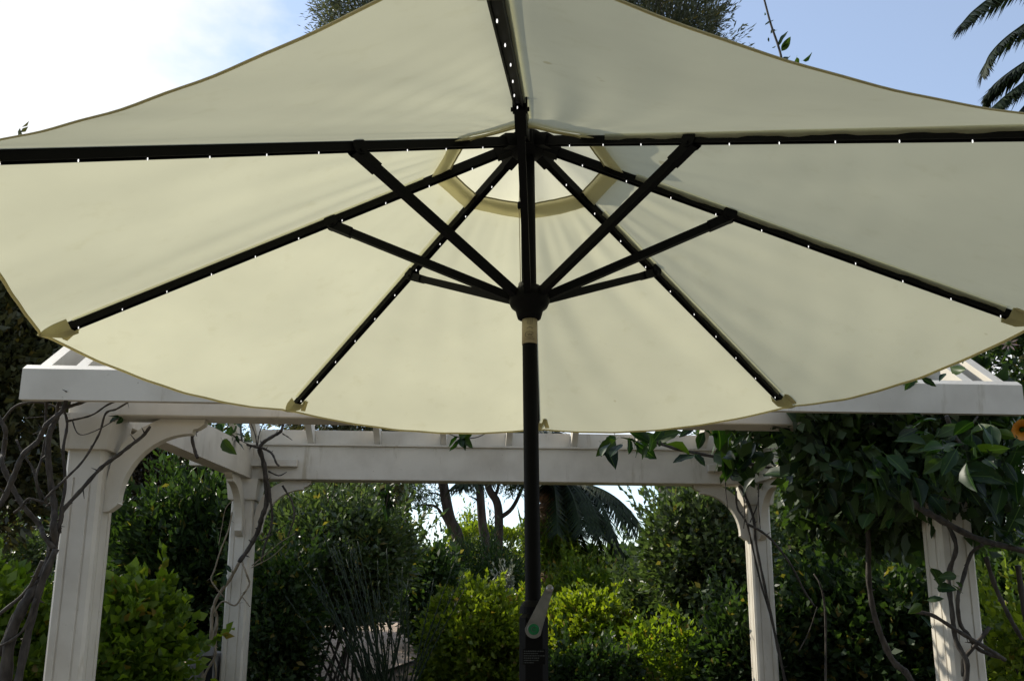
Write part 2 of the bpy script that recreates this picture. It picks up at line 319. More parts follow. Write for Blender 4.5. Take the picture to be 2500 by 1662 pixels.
# ------------------------------------------------------------------ umbrella
HUBZ = 2.4728; HX, HY = 0.0377, 2.0918
DL = math.radians(22.68); L = 1.33; SPIN = math.radians(-2.94); RUN = .447; SJ = .567
RCAN = 1.395; N_OFF = .0165
def build_umbrella():
    U = empty('patio_umbrella', (HX,HY,0), 'large cream patio umbrella with black ribs and pole, seen from beneath', 'umbrella')
    d = np.array([0,math.cos(DL),-math.sin(DL)]); n = np.array([0,math.sin(DL),math.cos(DL)])
    H = np.array([0,0,HUBZ])
    pole_x = lambda z: (HUBZ-z)*.0125
    # pole
    b = MB(); zs = [0.06,.6,1.02,1.25,1.6,1.9,2.2,HUBZ-.01]
    b.tube([(pole_x(z),0,z) for z in zs], .0192, 24); b.build('pole', M['black'], U, True)
    b = MB(); b.lathe([(.25,0),(.25,.03),(.22,.06),(.06,.09),(.035,.12),(.035,.3)], 32, (pole_x(0),0,0)); b.build('base', M['black'], U, True)
    # top hub and runner
    b = MB(); b.lathe([(.02,-.045),(.036,-.04),(.046,-.03),(.048,-.004),(.046,.012),(.038,.02),(.02,.03),(.004,.034)], 28, (0,0,HUBZ))
    for k in range(8):
        a = k*PI/4+SPIN; dr = np.array([-math.sin(a),math.cos(a),0])
        b.bar(H+dr*.03+np.array([0,0,-.008]), H+dr*.085+np.array([0,0,-.031]), .03, .034)
    b.build('hub', M['black_plastic'], U, False)
    rz = HUBZ-RUN; rx = pole_x(rz)
    b = MB(); b.lathe([(.0215,.035),(.030,.034),(.034,.022),(.047,.017),(.053,.004),(.053,-.008),(.047,-.021),(.036,-.030),(.033,-.042),(.030,-.052),(.0215,-.056)], 32, (rx,0,rz))
    b.build('runner', M['black_plastic'], U, True)
    # ribs with lights
    prof = [(-.0095,-.0095),(-.0095,.0135),(.0095,.0135),(.0095,-.0095),(.0062,-.0095),(.0062,-.004),(-.0062,-.004),(-.0062,-.0095)]
    V = []; F = []; m = len(prof)
    for s in (.03, L):
        for px, pz in prof: p = d*s+n*pz; V.append((px,p[1],p[2]))
    for i in range(m): j = (i+1) % m; F.append((i,j,m+j,m+i))
    F += [tuple(range(m))[::-1], tuple(range(m,2*m))]
    rib_me = mesh('rib', V, F); rib_me.materials.append(M['black'])
    led_me = MB().lathe([(.0002,-.0032),(.0009,-.0026),(.0012,-.0012),(.0012,.0006),(.0009,.0022),(.0002,.0030)], 8).mesh('led', True); led_me.materials.append(M['led'])
    # strut (in the plane of its rib)
    p0 = np.array([0,.040,-RUN+.004]); p1 = d*SJ - n*.016
    b = MB(); b.bar(p0, p1, .017, .021); t = (p1-p0)/np.linalg.norm(p1-p0)
    b.bar(p1-t*.05, p1+t*.012, .024, .024)
    strut_me = b.mesh('strut'); strut_me.materials.append(M['black'])
    b = MB(); c = d*(SJ+.004)
    for sx in (-.0135,.0135): b.prism([(c[1]+.019*math.cos(q)-n[1]*.002, c[2]+.019*math.sin(q)-n[2]*.002) for q in np.linspace(0,2*PI,15)[:-1]], sx-.0015, sx+.0015, 0)
    b.tube([(-.019,c[1]-n[1]*.012,c[2]-n[2]*.012),(.019,c[1]-n[1]*.012,c[2]-n[2]*.012)], .0045, 8)
    clev_me = b.mesh('bracket'); clev_me.materials.append(M['black'])
    names = 'DCBAHGFE'
    first = dict(A=.1546-.1254, G=.1516-.1254, H=.118, D=.0368)
    for k in range(8):
        az = k*PI/4+SPIN
        r = obj('rib', rib_me, None, U, (0,0,HUBZ), (0,0,az))
        if k == 4: r.scale = (1,1.012,1.012)
        off = first.get(names[k], .0368); s = L-off
        while s > .10:
            p = (d*s - n*.0105)/(1.012 if k == 4 else 1); obj('led', led_me, None, r, tuple(p+np.array([0.003*math.sin(s*90),0,0]))); s -= .1254
        st = obj('strut', strut_me, None, U, (rx*.5,0,HUBZ), (0,0,az)); obj('clevis', clev_me, None, st)
    # canopy
    rng = np.random.default_rng(3)
    def rim(k, r): 
        a = k*PI/4+SPIN; dr = np.array([-math.sin(a),math.cos(a),0]); nn = dr*math.sin(DL)+np.array([0,0,math.cos(DL)]); r = r*(1+(RS[k % 8]-1)*max(0,(r-.3)/1.1))
        return H + dr*r*math.cos(DL)*1.0 - np.array([0,0,r*math.sin(DL)]) + nn*N_OFF
    RS = [1,1,1,1,1.012,1,1,1]; R0 = .232; SAG = [.046,.046,.018,.048,.050,.036,.046,.046]
    for k in range(8):
        nr, nt_ = 60, 36; V = []; F = []
        ph = rng.uniform(0,6.28,8); am = rng.uniform(.4,1,8)
        def surf(r, t, ex=0.0):
            a, c = rim(k, r), rim(k+1, r); p = a*(1-t)+c*t; w = 4*t*(1-t); q = r/RCAN
            sag = SAG[k]*(q**1.6)*w
            sag += .010*w*math.exp(-((q-.55)/.3)**2)*am[0]
            wr = 0
            for i in range(4):
                wr += am[i]*math.sin(ph[i]+ (9+7*i)*t + (3+4*i)*q)*.0016*(1-.9*q**5)
            wr += .0013*am[4]*math.sin(ph[4]+46*t+9*q)*math.exp(-((q-.24)/.10)**2)*w
            wr += .0012*am[5]*math.sin(ph[5]+38*t+5*q)*math.exp(-((q-1)/.10)**2)*w
            wr += .0035*am[6]*math.sin(ph[6]+10*q+26*(t-.5)*(1.2-q))*w*q*(1-.85*q**5)
            if k == 3: wr += .0042*math.sin(r*150-t*16)*math.exp(-((q-.36)/.09)**2)*max(0,min(1,(t-.45)/.3)) + .0026*math.sin(r*62-t*13)*max(0,min(1,(t-.3)/.4))*math.exp(-((q-.6)/.2)**2)
            if k in (0,5,7): wr += .0005*math.sin(r*58+t*12+ph[2])*math.exp(-((q-.6)/.25)**2)*am[3]
            if k in (1,6): wr += .0008*math.sin(r*31-t*21+ph[1])*q
            wr *= min(1,max(.12,(q-.19)/.10))
            edge = min(t,1-t); dip = -.006*math.exp(-(edge*r*.77/.016)**2)
            return p + np.array([0,0,-sag+wr*min(1,w*1.6)+dip]) + ex*np.array([0,0,1])
        for i in range(nr+1):
            r = R0+(RCAN-R0)*i/nr
            for j in range(nt_+1): V.append(surf(r, j/nt_))
        for i in range(nr):
            for j in range(nt_): q = i*(nt_+1)+j; F.append((q,q+1,q+nt_+2,q+nt_+1))
        pn = obj('canopy_panel', mesh('canopy_panel', V, F, True), M['fabric'], U)
        # hem along the outer edge
        V = []; F = []
        for j in range(nt_+1):
            t = j/nt_
            for r, e in ((RCAN-.006,-.0015),(RCAN+.001,-.002),(RCAN+.001,.001),(RCAN-.006,.0005)): V.append(surf(r, t, e))
        for j in range(nt_):
            for i in range(4): i2 = (i+1) % 4; F.append((j*4+i,j*4+i2,j*4+4+i2,j*4+4+i))
        obj('hem', mesh('hem', V, F, True), M['hem'], pn)
        # vent band (doubled fabric around the vent)
        V = []; F = []
        for j in range(nt_+1):
            t = j/nt_; wv = .002*math.sin(ph[7]+t*5)
            for r in (R0-.012, R0+.015, R0+.040+wv): V.append(surf(max(r,.05), t, -.007 if r > R0 else -.004))
        for j in range(nt_):
            for i in range(2): q = j*3+i; F.append((q,q+1,q+4,q+3))
        for side, ks in ((0,(1,2)),(1,(0,))):      # felled seams beside the ribs
            if k not in ks: continue
            SV = []; SF = []
            for i in range(25):
                rr_ = .30+(L-.33)*i/24; wd = rr_*.765
                for x_ in (.011,.018,.025): SV.append(surf(rr_, 1-x_/wd if side else x_/wd, -.0022))
            for i in range(24):
                for j in range(2): q = i*3+j; SF.append((q,q+1,q+4,q+3))
            obj('seam', mesh('seam', SV, SF, True), M['seam'], pn)
        if k in (4,5,6,7):      # cloth sleeve hanging beside the rib
            sg = -1 if k == 4 else 1; a = k*PI/4+SPIN; dr = np.array([-math.sin(a),math.cos(a),0]); tn = np.array([math.cos(a),math.sin(a),0])*sg; nn = dr*math.sin(DL)+np.array([0,0,math.cos(DL)]); dd = dr*math.cos(DL)-np.array([0,0,math.sin(DL)])
            SV = []; SF = []
            for i in range(41):
                rr_ = .31+(L-.345)*i/40; wob = .0018*math.sin(rr_*37+k)+.001*math.sin(rr_*91+2*k)
                for x_, z_ in ((.020,N_OFF-.004),(.0145,N_OFF-.006),(.0118,.004+wob),(.0112,-.0005+wob)): SV.append(H+dd*rr_*(RS[k] if k == 4 else 1)+tn*x_+nn*z_)
            for i in range(40):
                for j in range(3): q = i*4+j; SF.append((q,q+1,q+5,q+4))
            obj('rib_sleeve', mesh('rib_sleeve', SV, SF, True), M['seam'], pn)
        b = MB(); b.tube([surf(R0-.013, j/24, -.006) for j in range(25)], .0022, 6); b.build('vent_piping', M['pocket'], pn, True)
        obj('vent_band', mesh('vent_band', V, F, True), M['band'], pn)
        # corner pocket that holds the rib end
        a = k*PI/4+SPIN; dr = np.array([-math.sin(a),math.cos(a),0]); tn = np.array([math.cos(a),math.sin(a),0]); nn = dr*math.sin(DL)+np.array([0,0,math.cos(DL)])
        dd = dr*math.cos(DL)-np.array([0,0,math.sin(DL)])
        V = []; F = []
        for s, w_, lo in ((L-.025,.030,-.016),(L+.012,.029,-.015),(L+.042,.020,-.002),(RCAN+.006,.006,.012)):
            for x_, z_ in ((-w_,N_OFF-.004),(-w_*.62,lo),(w_*.62,lo),(w_,N_OFF-.004)): V.append(H+dd*(s+(RS[k]-1)*1.33)+tn*x_+nn*z_)
        for i in range(3):
            for j in range(3): q = i*4+j; F.append((q,q+1,q+5,q+4))
        obj('corner_pocket', mesh('corner_pocket', V, F, False), M['pocket'], U)
        # tie tab beside the pocket
        b = MB(); p = H+dd*(L-.02+(RS[k]-1)*1.33)+tn*.030+nn*.006; b.bar(p, p+dd*.045+tn*.010-nn*.012, .016, .003); b.build('tab', M['hem'], U)
    # vent cap
    V = []; F = []; nr, ns = 9, 64
    for i in range(nr+1):
        r = .012+(.262-.012)*i/nr
        for j in range(ns):
            a = 2*PI*j/ns; kk = (a/(PI/4)) % 1; poly = math.cos(PI/8)/math.cos((kk-.5)*PI/4)
            z = .048-r*.385 - .012*(i/nr)**2*4*kk*(1-kk) + .004*math.sin(a*11+1)*(i/nr)
            aa = a+SPIN; V.append((-math.sin(aa)*r*poly*1.03, math.cos(aa)*r*poly*1.03, HUBZ+z))
    for i in range(nr):
        for j in range(ns): q = (j+1) % ns; F.append((i*ns+j,i*ns+q,i*ns+ns+q,i*ns+ns+j))
    obj('vent_cap', mesh('vent_cap', V, F, True), M['fabric_cap'], U)
    # lift cord left of the pole
    zc = HUBZ-.19
    b = MB(); b.tube([(-.018,-.012,HUBZ-.03),(-.0215,-.012,zc),(-.0215+rx*.8,-.014,rz+.03)], .0011, 6); b.build('lift_cord', M['tan_band'], U)
    b = MB(); b.lathe([(.001,-.012),(.004,-.008),(.0045,.006),(.001,.012)], 10, (-.0215,-.013,zc)); b.build('cord_bead', M['black_plastic'], U, True)
    b = MB(); b.lathe([(.002,-.009),(.007,-.006),(.007,.004),(.004,.009)], 12, (rx-.0215,-.022,rz+.030)); b.build('cord_stop', M['steel'], U, True)
    # printed tan band under the runner
    z1, z0 = rz-.052, rz-.122; zc = (z0+z1)/2; bx = pole_x(zc)
    b = MB(); b.tube([(bx,0,z0),(bx,0,z1)], .0199, 28); band = b.build('printed_band', M['tan_band'], U, True)
    def on(px, pz): a = px/.0203; return (bx+.0203*math.sin(a), -.0203*math.cos(a), zc+pz)
    b = MB()
    for x in (-.008,-.003,.003,.008): b.tube([on(x*.7,.012+abs(x)*.2),on(x,.034)], .00035, 5)
    b.tube([on(.012*math.cos(q)-.001, -.014+.008*math.sin(q)) for q in np.linspace(.4,5.6,16)], .0005, 5)
    b.tube([on(-.006+.0013*i, -.014+.0035*math.sin(i*2.1)) for i in range(11)], .00045, 5)
    b.tube([on(x,.004+.002*math.cos(x*300)) for x in np.linspace(-.008,.008,9)], .0005, 5)
    b.tube([on(x,-.026) for x in np.linspace(-.013,.013,8)], .0004, 5)
    b.build('drawing', M['ink'], band)
    # crank housing, crank arm, cap, notice plate
    hx = pole_x(1.2); b = MB(); b.box((hx-.034,-.042,.93), (hx+.034,.036,1.235), .014); b.lathe([(.034,1.23),(.033,1.246),(.024,1.258),(.0195,1.262)], 24, (hx,-.002,0)); hs = b.build('crank_housing', M['black_plastic'], U)
    y0 = -.055; A = np.array([.0147,1.195]); B = np.array([.0520,1.288])
    t = (B-A)/np.linalg.norm(B-A); q = np.array([-t[1],t[0]])
    pol = [tuple(A + .0205*(math.cos(w)*t+math.sin(w)*q)) for w in np.linspace(PI*.60,PI*1.40,13)] + [tuple(B+.0085*(math.cos(w)*t+math.sin(w)*q)) for w in np.linspace(-PI/2,PI/2,7)]
    b = MB(); b.prism(pol, y0-.010, y0, 1); cr = b.build('crank_arm', M['steel'], U)
    b = MB(); b.tube([(A[0],y0+.001,A[1]),(A[0],-.03,A[1])], .012, 14); b.build('crank_axle', M['black_plastic'], cr)
    b = MB(); b.tube([(A[0],y0-.013,A[1]),(A[0],y0-.006,A[1])], .0128, 24); b.build('green_cap', M['green_cap'], cr)
    b = MB(); b.tube([(A[0]+.0135*math.cos(w),y0-.0115,A[1]+.0135*math.sin(w)) for w in np.linspace(0,2*PI,25)], .0013, 6, False); b.build('cap_ring', M['steel'], cr, True)
    b = MB(); b.tube([(A[0]+.0055*math.cos(w),y0-.0135,A[1]+.0055*math.sin(w)) for w in np.linspace(.5,5.6,14)], .0007, 5); b.build('cap_emblem', M['grey_print'], cr, True)
    b = MB(); b.lathe([(.001,-.010),(.007,-.008),(.0095,0),(.007,.008),(.001,.010)], 16); kb = b.build('crank_knob', M['steel'], cr, True, loc=(B[0],y0-.012,B[1]), rot=(PI/2,0,0))
    b = MB(); b.box((hx-.026,-.0435,1.115),(hx+.026,-.042,1.150)); pl = b.build('notice_plate', M['black_plastic'], U)
    b = MB(); 
    for i in range(6):
        z = 1.146-.0052*i; x = hx-.024
        while x < hx+.022-.006*(i % 2)*2-(.012 if i > 3 else 0):
            w = random.uniform(.0015,.0045); b.box((x,-.0441,z-.0022),(x+w,-.0435,z)); x += w+.0012
    b.build('small_print', M['grey_print'], pl)
    return U
build_umbrella()

# ------------------------------------------------------------------ pergola
POX, POY, YAW, PW, PD = -2.3769, 4.7540, 0.04793, 4.930, 3.295
SL = .77
zF = lambda v: 2.452+SL*(v+.45)
zB = lambda v: 2.905+SL*(PD-v)
VR = (2.905+SL*PD-2.452-SL*.45)/(2*SL)
def pg(u, v, z):
    c, s = math.cos(YAW), math.sin(YAW); return np.array([POX+u*c-v*s, POY+u*s+v*c, z])
def build_pergola():
    P = empty('garden_pergola', (POX,POY,0), 'white timber garden pergola with square fluted posts and pitched open rafters', 'pergola', YAW)
    Wm = M['white']
    h, ch, gd, gw = .1, .016, .007, .006
    def sect(grooves):
        pts = []
        side = [(-h+ch,-h)] + ([(g+o_, -h+dd) for g in (-.045,.045) for o_, dd in ((-gw,0),(-gw*.6,gd),(gw*.6,gd),(gw,0))] if grooves else []) + [(h-ch,-h)]
        for r in range(4):
            c, s = [(1,0),(0,1),(-1,0),(0,-1)][r]
            for x, y in side: pts.append((x*c-y*s, x*s+y*c))
        return pts
    def post(u, v, top, gtop):
        b = MB(); b.prism(sect(True), 0, gtop, 2); b.prism(sect(False), gtop, top, 2)
        p = b.build('post', Wm, P, loc=(u,v,0))
        b = MB(); 
        b.lathe([(.176,top-.19),(.181,top-.17),(.181,top-.165),(.205,top-.02),(.205,top+.008)], 4); b.v = [((x-y)*.7071,(x+y)*.7071,z) for x,y,z in b.v]
        b.build('capital', Wm, p)
        b = MB(); b.box((-.14,-.14,0),(.14,.14,.16),.012); b.box((-.12,-.12,.16),(.12,.12,.21),.01); b.build('plinth', Wm, p)
        return p
    FB, BB = 2.285, 2.405
    posts = [post(0,0,FB-.008,1.93), post(PW,0,FB-.008,1.93), post(0,PD,BB-.008,2.02), post(PW,PD,BB-.008,2.02)]
    # beams
    MB().box((-.12,-.095,FB),(PW+.12,.095,FB+.29),.006).build('beam', Wm, P)
    MB().box((-.14,PD-.095,BB),(PW+.14,PD+.095,BB+.34),.006).build('beam', Wm, P)
    for u in (0, PW):
        b = MB(); b.prism([(.098,FB+.004),(PD-.098,BB+.004),(PD-.098,BB+.30),(.098,FB+.25)], u-.075, u+.075, 0); b.build('side_beam', Wm, P)
    # corbel boards on the beams over the posts
    for u in (0, PW):
        MB().box((u-.5,PD-.150,BB+.115),(u+.5,PD-.097,BB+.185),.004).build('corbel_board', Wm, P)
        MB().box((u-.035,PD-.50,BB+.10),(u+.035,PD-.152,BB+.17),.004)
    # fascia boards at the eaves, top edge bevelled with the roof slope
    b = MB(); b.prism([(-.475,2.28),(-.435,2.28),(-.435,2.452+.015*SL+.012),(-.475,2.452-.025*SL+.012)], -.195, PW+.235, 0); b.build('fascia_board', Wm, P)
    zb = zB(PD+.16); b = MB(); b.prism([(PD+.185,zb-.16),(PD+.145,zb-.16),(PD+.145,zb+.02),(PD+.185,zb-.012)], -.195, PW+.235, 0); b.build('fascia_board', Wm, P)
    # ridge board
    zr = zF(VR); MB().box((-.19,VR-.02,zr-.19),(PW+.23,VR+.02,zr+.02),.004).build('ridge_board', Wm, P)
    us = [-.11,.075] + [.597+.637*i for i in range(7)] + [PW-.03,PW+.145]
    hh = .155
    fr = MB().prism([(-.4345,zF(-.4345)),(VR-.021,zF(VR-.021)),(VR-.021,zF(VR-.021)-hh*1.2),(-.4345,zF(-.4345)-hh*1.05)][::-1], -.029, .029, 0).mesh('rafter'); fr.materials.append(Wm)
    br = MB().prism([(PD+.1445,zB(PD+.1445)),(VR+.021,zB(VR+.021)),(VR+.021,zB(VR+.021)-hh*1.2),(PD+.1445,zB(PD+.1445)-hh*1.05)], -.029, .029, 0).mesh('rafter'); br.materials.append(Wm)
    for u in us:
        obj('rafter', fr, None, P, (u,0,0)); obj('rafter', br, None, P, (u,0,0))
    # frieze boards between the rear rafters, standing on the rear beam
    for a, c in zip(us[:-1], us[1:]):
        if c-a > .3: MB().box((a+.032,PD+.02,BB+.342),(c-.032,PD+.045,BB+.50)).build('frieze_board', Wm, P)
        if c-a > .3: MB().box((a+.032,-.04,FB+.292),(c-.032,-.015,FB+.40)).build('frieze_board', Wm, P)
    # thin ledge on the rear beam's inner top edge
    MB().box((-.1,PD-.118,BB+.325),(PW+.1,PD-.097,BB+.343)).build('beam_moulding', Wm, P)
    # curved brackets
    def bracket(post_o, ang, top):
        R = .50; t = .105; pts = []
        outer = []; inner = []
        # profile in (x out from the post face, z down from the beam)
        a0 = [(0,-.52),(0,-.44)]
        prof = [(.0,-.0),(R+.02,-.0),(R+.015,-.03),(R-.02,-.055),(R-.045,-.06),(R-.05,-.085)]
        for q in np.linspace(0,1,13):
            w = PI/2*q; prof.append((R-.05-(R-.05-.075)*math.sin(w)*1.0, -.085-(R-.085-.02)*(1-math.cos(w))))
        prof += [(.078,-R+.012),(.062,-R-.005),(.03,-R-.03),(.0,-R-.035)]
        # hollow the triangle against the post: real brackets are solid curved braces with an open corner
        hole_in = [(.0,-.36),(.02,-.25),(.075,-.14),(.16,-.06),(.27,-.0)]
        poly = [(.27,0)] + prof[1:] + [(0,-.36)] + hole_in[1:-1]
        b = MB(); b.prism([(x+.101, z+top-.002) for x, z in poly], -.032, .032, 1)
        c, s = math.cos(ang), math.sin(ang); b.v = [(x*c-y*s, x*s+y*c, z) for x,y,z in b.v]
        b.build('bracket', Wm, post_o)
    for p, angs, top in ((posts[0],(0,PI/2),FB),(posts[1],(PI,PI/2),FB),(posts[2],(0,-PI/2),BB),(posts[3],(PI,-PI/2),BB)):
        for a in angs: bracket(p, a, top)
build_pergola()

# ------------------------------------------------------------------ foliage
def leaf_quads(C, D, length, width, rng, fold=.25, jitter=.5):
    """C centres, D growth directions -> folded diamond leaves"""
    length *= 1.15; width *= 1.5; n = len(C); D = D + rng.normal(0, jitter, (n,3)); D /= np.linalg.norm(D,axis=1,keepdims=True)+1e-9
    U = rng.normal(0,1,(n,3)); U -= D*(U*D).sum(1,keepdims=True); U /= np.linalg.norm(U,axis=1,keepdims=True)+1e-9
    Nn = np.cross(D,U); l = (length*rng.uniform(.6,1.25,n))[:,None]; w = (width*rng.uniform(.7,1.2,n))[:,None]
    v = np.empty((n,4,3)); v[:,0] = C; v[:,1] = C+D*l*.45+U*w*.5+Nn*w*fold; v[:,2] = C+D*l; v[:,3] = C+D*l*.45-U*w*.5+Nn*w*fold
    tint = np.repeat(np.stack([rng.random(n),rng.random(n),rng.random(n),np.ones(n)],1),4,0)
    return v.reshape(-1,3), np.arange(n*4).reshape(-1,4), tint
def crown_points(rng, c, r, clumps, per, csize, hollow=.35, lumps=5, flat=0.0):
    """clumped points spread through a lumpy ellipsoid; returns points and outward directions"""
    c = np.array(c); r = np.array(r)
    d = rng.normal(0,1,(clumps,3)); d /= np.linalg.norm(d,axis=1,keepdims=True)
    ld = rng.normal(0,1,(lumps,3)); ld /= np.linalg.norm(ld,axis=1,keepdims=True)
    bumpy = .88 + .40*np.max(np.clip((d@ld.T-.6)/.4,0,1),axis=1) - .16*rng.random(clumps)
    rad = (hollow**3+(1-hollow**3)*rng.random(clumps))**(1/3)*bumpy
    cc = c + d*rad[:,None]*r*.92
    P = np.repeat(cc,per,0); dd = np.repeat(d,per,0)
    sz = np.repeat(csize*rng.uniform(.5,1.5,clumps),per)[:,None]
    loc = rng.normal(0,.5,(clumps*per,3)); P = P + loc*sz
    return P, dd*.6+loc*.5+np.array([0,0,.25]), cc
def shrub(name, label, cat, xl, xr, yt, Y, mat, clumps=260, per=34, csize=.16, ll=.07, lw=.03, ybot=None, thick=None, seed=0, group=None, stems=7, hollow=.35, droop=0.0, stem_r=.018, jitter=.5, trunk=None, lumps=6, shoot=1.0):
    rng = np.random.default_rng(seed+100)
    a, b_ = at(xl,1400,Y), at(xr,1400,Y); top = at((xl+xr)/2, yt, Y)[2]
    cx = (a[0]+b_[0])/2; g = gz(cx,Y); rx = (b_[0]-a[0])/2
    zb = at(0,ybot,Y)[2] if ybot else g
    rz = (top-zb)/2; cz = (top+zb)/2; ry = thick or rx*.8
    root = empty(name, (cx,Y,g-.03), label, cat, 0, group)
    P, D, cc = crown_points(rng, (0,0,cz-g), (rx,ry,max(rz,.1)), clumps, per, csize, hollow, lumps)
    if droop: D[:,2] -= droop
    ns, nk = max(24,clumps//5), 16      # shoots that break the outline
    sd_ = rng.normal(0,1,(ns,3)); sd_[:,2] = np.abs(sd_[:,2])*1.1+.15; sd_ /= np.linalg.norm(sd_,axis=1,keepdims=True)
    s0 = np.array([0,0,cz-g])+sd_*np.array([rx,ry,max(rz,.1)])*rng.uniform(.72,.98,(ns,1)); gd = sd_*.6+np.array([0,0,.75 if not droop else -.5])+rng.normal(0,.25,(ns,3))
    tt = np.tile(np.linspace(0,1,nk),ns)[:,None]; sl = np.repeat(rng.uniform(1.2,3.4,ns)*csize*shoot,nk)[:,None]
    SP = np.repeat(s0,nk,0)+np.repeat(gd,nk,0)*tt*sl; P = np.concatenate([P,SP]); D = np.concatenate([D,np.repeat(gd,nk,0)+rng.normal(0,.5,SP.shape)])
    keep = P[:,2] > .02; P, D = P[keep], D[keep]
    big = 1.25 if Y < 13 and Y > 8.8 else 1.0
    v, q, t = leaf_quads(P, D, ll*big, lw*big, rng, jitter=jitter)
    obj('crown', quadmesh('crown', v, q, t), mat, root)
    b = MB()
    if trunk:
        lean, r0 = trunk; path = [(0,0,0),(lean*.3,.05,(cz-g)*.4),(lean*.75,0,(cz-g)*.8),(lean,0,cz-g+rz*.3)]
        # the crown is centred on the trunk top
        path = [(x-lean,y,z) for x,y,z in path]
        b.tube(spline(path,5), list(np.linspace(r0,r0*.5,16)), 9); base = [np.array(p) for p in path]
        for i in rng.choice(len(cc), stems, False):
            p = cc[i]; s = base[2]*(1-rng.random()*.4)+base[3]*rng.random()*.4; m_ = (s+p)/2+np.array([0,0,-.08*np.linalg.norm(p-s)])
            b.tube(spline([s,m_,p],4), list(np.linspace(r0*.4,r0*.08,9)), 6)
        b.build('trunk', M['bark'], root, True)
    else:
        for i in rng.choice(len(cc), stems, False):
            p = cc[i]; s = np.array([rng.uniform(-.25,.25)*rx, rng.uniform(-.25,.25)*ry, 0]); m_ = s*.6+p*.4+np.array([0,0,.15*rz])
            b.tube(spline([s,m_,p],4), list(np.linspace(stem_r,stem_r*.3,9)), 6)
        b.build('stems', M['twig'], root, True)
    return root

# --- trees behind
shrub('evergreen_tree','dense olive evergreen tree at the left edge behind the bare vine','tree',-420,185,470,10.5,M['L_olive'],900,42,.26,.11,.034,ybot=1330,thick=1.6,seed=1,trunk=(.2,.14),stems=14)
shrub('dark_tree','dark brown-green tree behind the left curved bracket','tree',230,520,985,14.5,M['L_brown'],420,34,.24,.10,.03,ybot=1280,thick=1.2,seed=2,trunk=(.3,.12),stems=10)
shrub('willowy_tree','pale feathery tree between the two left posts','tree',400,690,1040,15.5,M['L_grey'],380,36,.24,.12,.018,ybot=1330,thick=1.2,seed=3,trunk=(.1,.1),stems=10,droop=.9)
shrub('drooping_tree','dark tree with drooping foliage under the rear beam left of the sky gap','tree',660,1010,880,17.5,M['L_olive'],460,36,.3,.13,.03,ybot=1265,thick=1.8,seed=4,trunk=(-.4,.16),stems=12,droop=.8)
shrub('dark_tree','dark tree right of the palm behind the rear right post','tree',1690,1980,1000,19,M['L_dark'],420,36,.3,.12,.04,ybot=1345,thick=1.8,seed=5,trunk=(.3,.15),stems=10)
shrub('dark_tree','tall dark tree at the right edge above the pergola corner','tree',2370,2950,420,12.5,M['L_dark'],620,36,.28,.11,.035,ybot=1165,thick=1.7,seed=6,trunk=(.5,.15),stems=12)
shrub('small_tree','small pale rounded tree on the skyline beyond the far hedge','tree',1105,1175,1252,38,M['L_yellow'],120,26,.3,.16,.06,seed=7,thick=.6,stems=4)
# tall pines that rise above the umbrella
def pine(label, xl, xr, yt, Y, seed, yb):
    return shrub('pine_tree',label,'tree',xl,xr,yt,Y,M['L_pine'],640,60,.60,.26,.045,ybot=yb,thick=3.2,seed=seed,trunk=(.5,.35),stems=22,jitter=.35,hollow=.2,lumps=9)
pine('tall bushy pine rising above the canopy right of centre',1470,1850,-160,34,8,460)
pine('tall thin pine showing above the canopy left of centre',700,1020,-200,44,9,330)

# leaning trunks in the sky gap
def trunk_tree(label, px, Y, r0, seed, blobs, fork=None):
    rng = np.random.default_rng(seed); p = [at(x,y,Y) for x,y in px]; base = p[0].copy(); base[2] = gz(base[0],Y)-.05
    root = empty('leaning_tree', tuple(base), label, 'tree', 0, 'leaning trees in the sky gap')
    pts = [base-base] + [q-base for q in p[1:]] if False else [np.zeros(3)] + [q-base for q in p]
    b = MB(); s = spline(pts,5); b.tube(s, list(np.linspace(r0,r0*.62,len(s))), 9)
    for f in fork or []:
        q = [at(x,y,Y)-base for x,y in f[0]]; s = spline(q,5); b.tube(s, list(np.linspace(f[1],f[1]*.5,len(s))), 7)
    b.build('trunk', M['bark'], root, True)
    V = []; Q = []; T = []; n = 0
    for (x,y,rx,rz,c) in blobs:
        cc = at(x,y,Y)-base; k = Y/FPX
        P, D, _ = crown_points(rng, cc, (rx*k,rx*k*.8,rz*k), c, 30, .20, .1)
        v,q,t = leaf_quads(P, D*.5+np.array([0,0,-.5]), .12, .02, rng); V.append(v); Q.append(q+n); T.append(t); n += len(v)
    obj('crown', quadmesh('crown', np.concatenate(V), np.concatenate(Q), np.concatenate(T)), M['L_dark'], root)
    return root
trunk_tree('leaning trunk leftmost of three in the sky gap', [(1120,1330),(1098,1265),(1088,1215),(1080,1170),(1070,1100),(1050,1020)], 21, .16, 21, [(1030,1210,45,40,22),(1110,1110,90,60,60),(1000,1160,70,60,50)], [([(1103,1300),(1082,1260),(1062,1235),(1030,1232)],.05),([(1083,1215),(1068,1205),(1048,1203)],.03)])
trunk_tree('straight upright trunk in the middle of the sky gap', [(1188,1345),(1178,1280),(1172,1200),(1168,1120),(1165,1040)], 22, .14, 22, [(1150,1110,80,70,50),(1155,1185,30,20,8)], [([(1174,1230),(1160,1217),(1145,1210)],.03)])
trunk_tree('forked trunk just left of the umbrella pole', [(1216,1350),(1218,1270),(1213,1225),(1195,1195),(1185,1150),(1170,1080)], 20, .12, 23, [(1220,1100,80,70,50),(1250,1180,40,25,16)], [([(1218,1265),(1250,1240),(1275,1190),(1290,1140)],.06),([(1207,1213),(1216,1190),(1218,1150)],.05)])

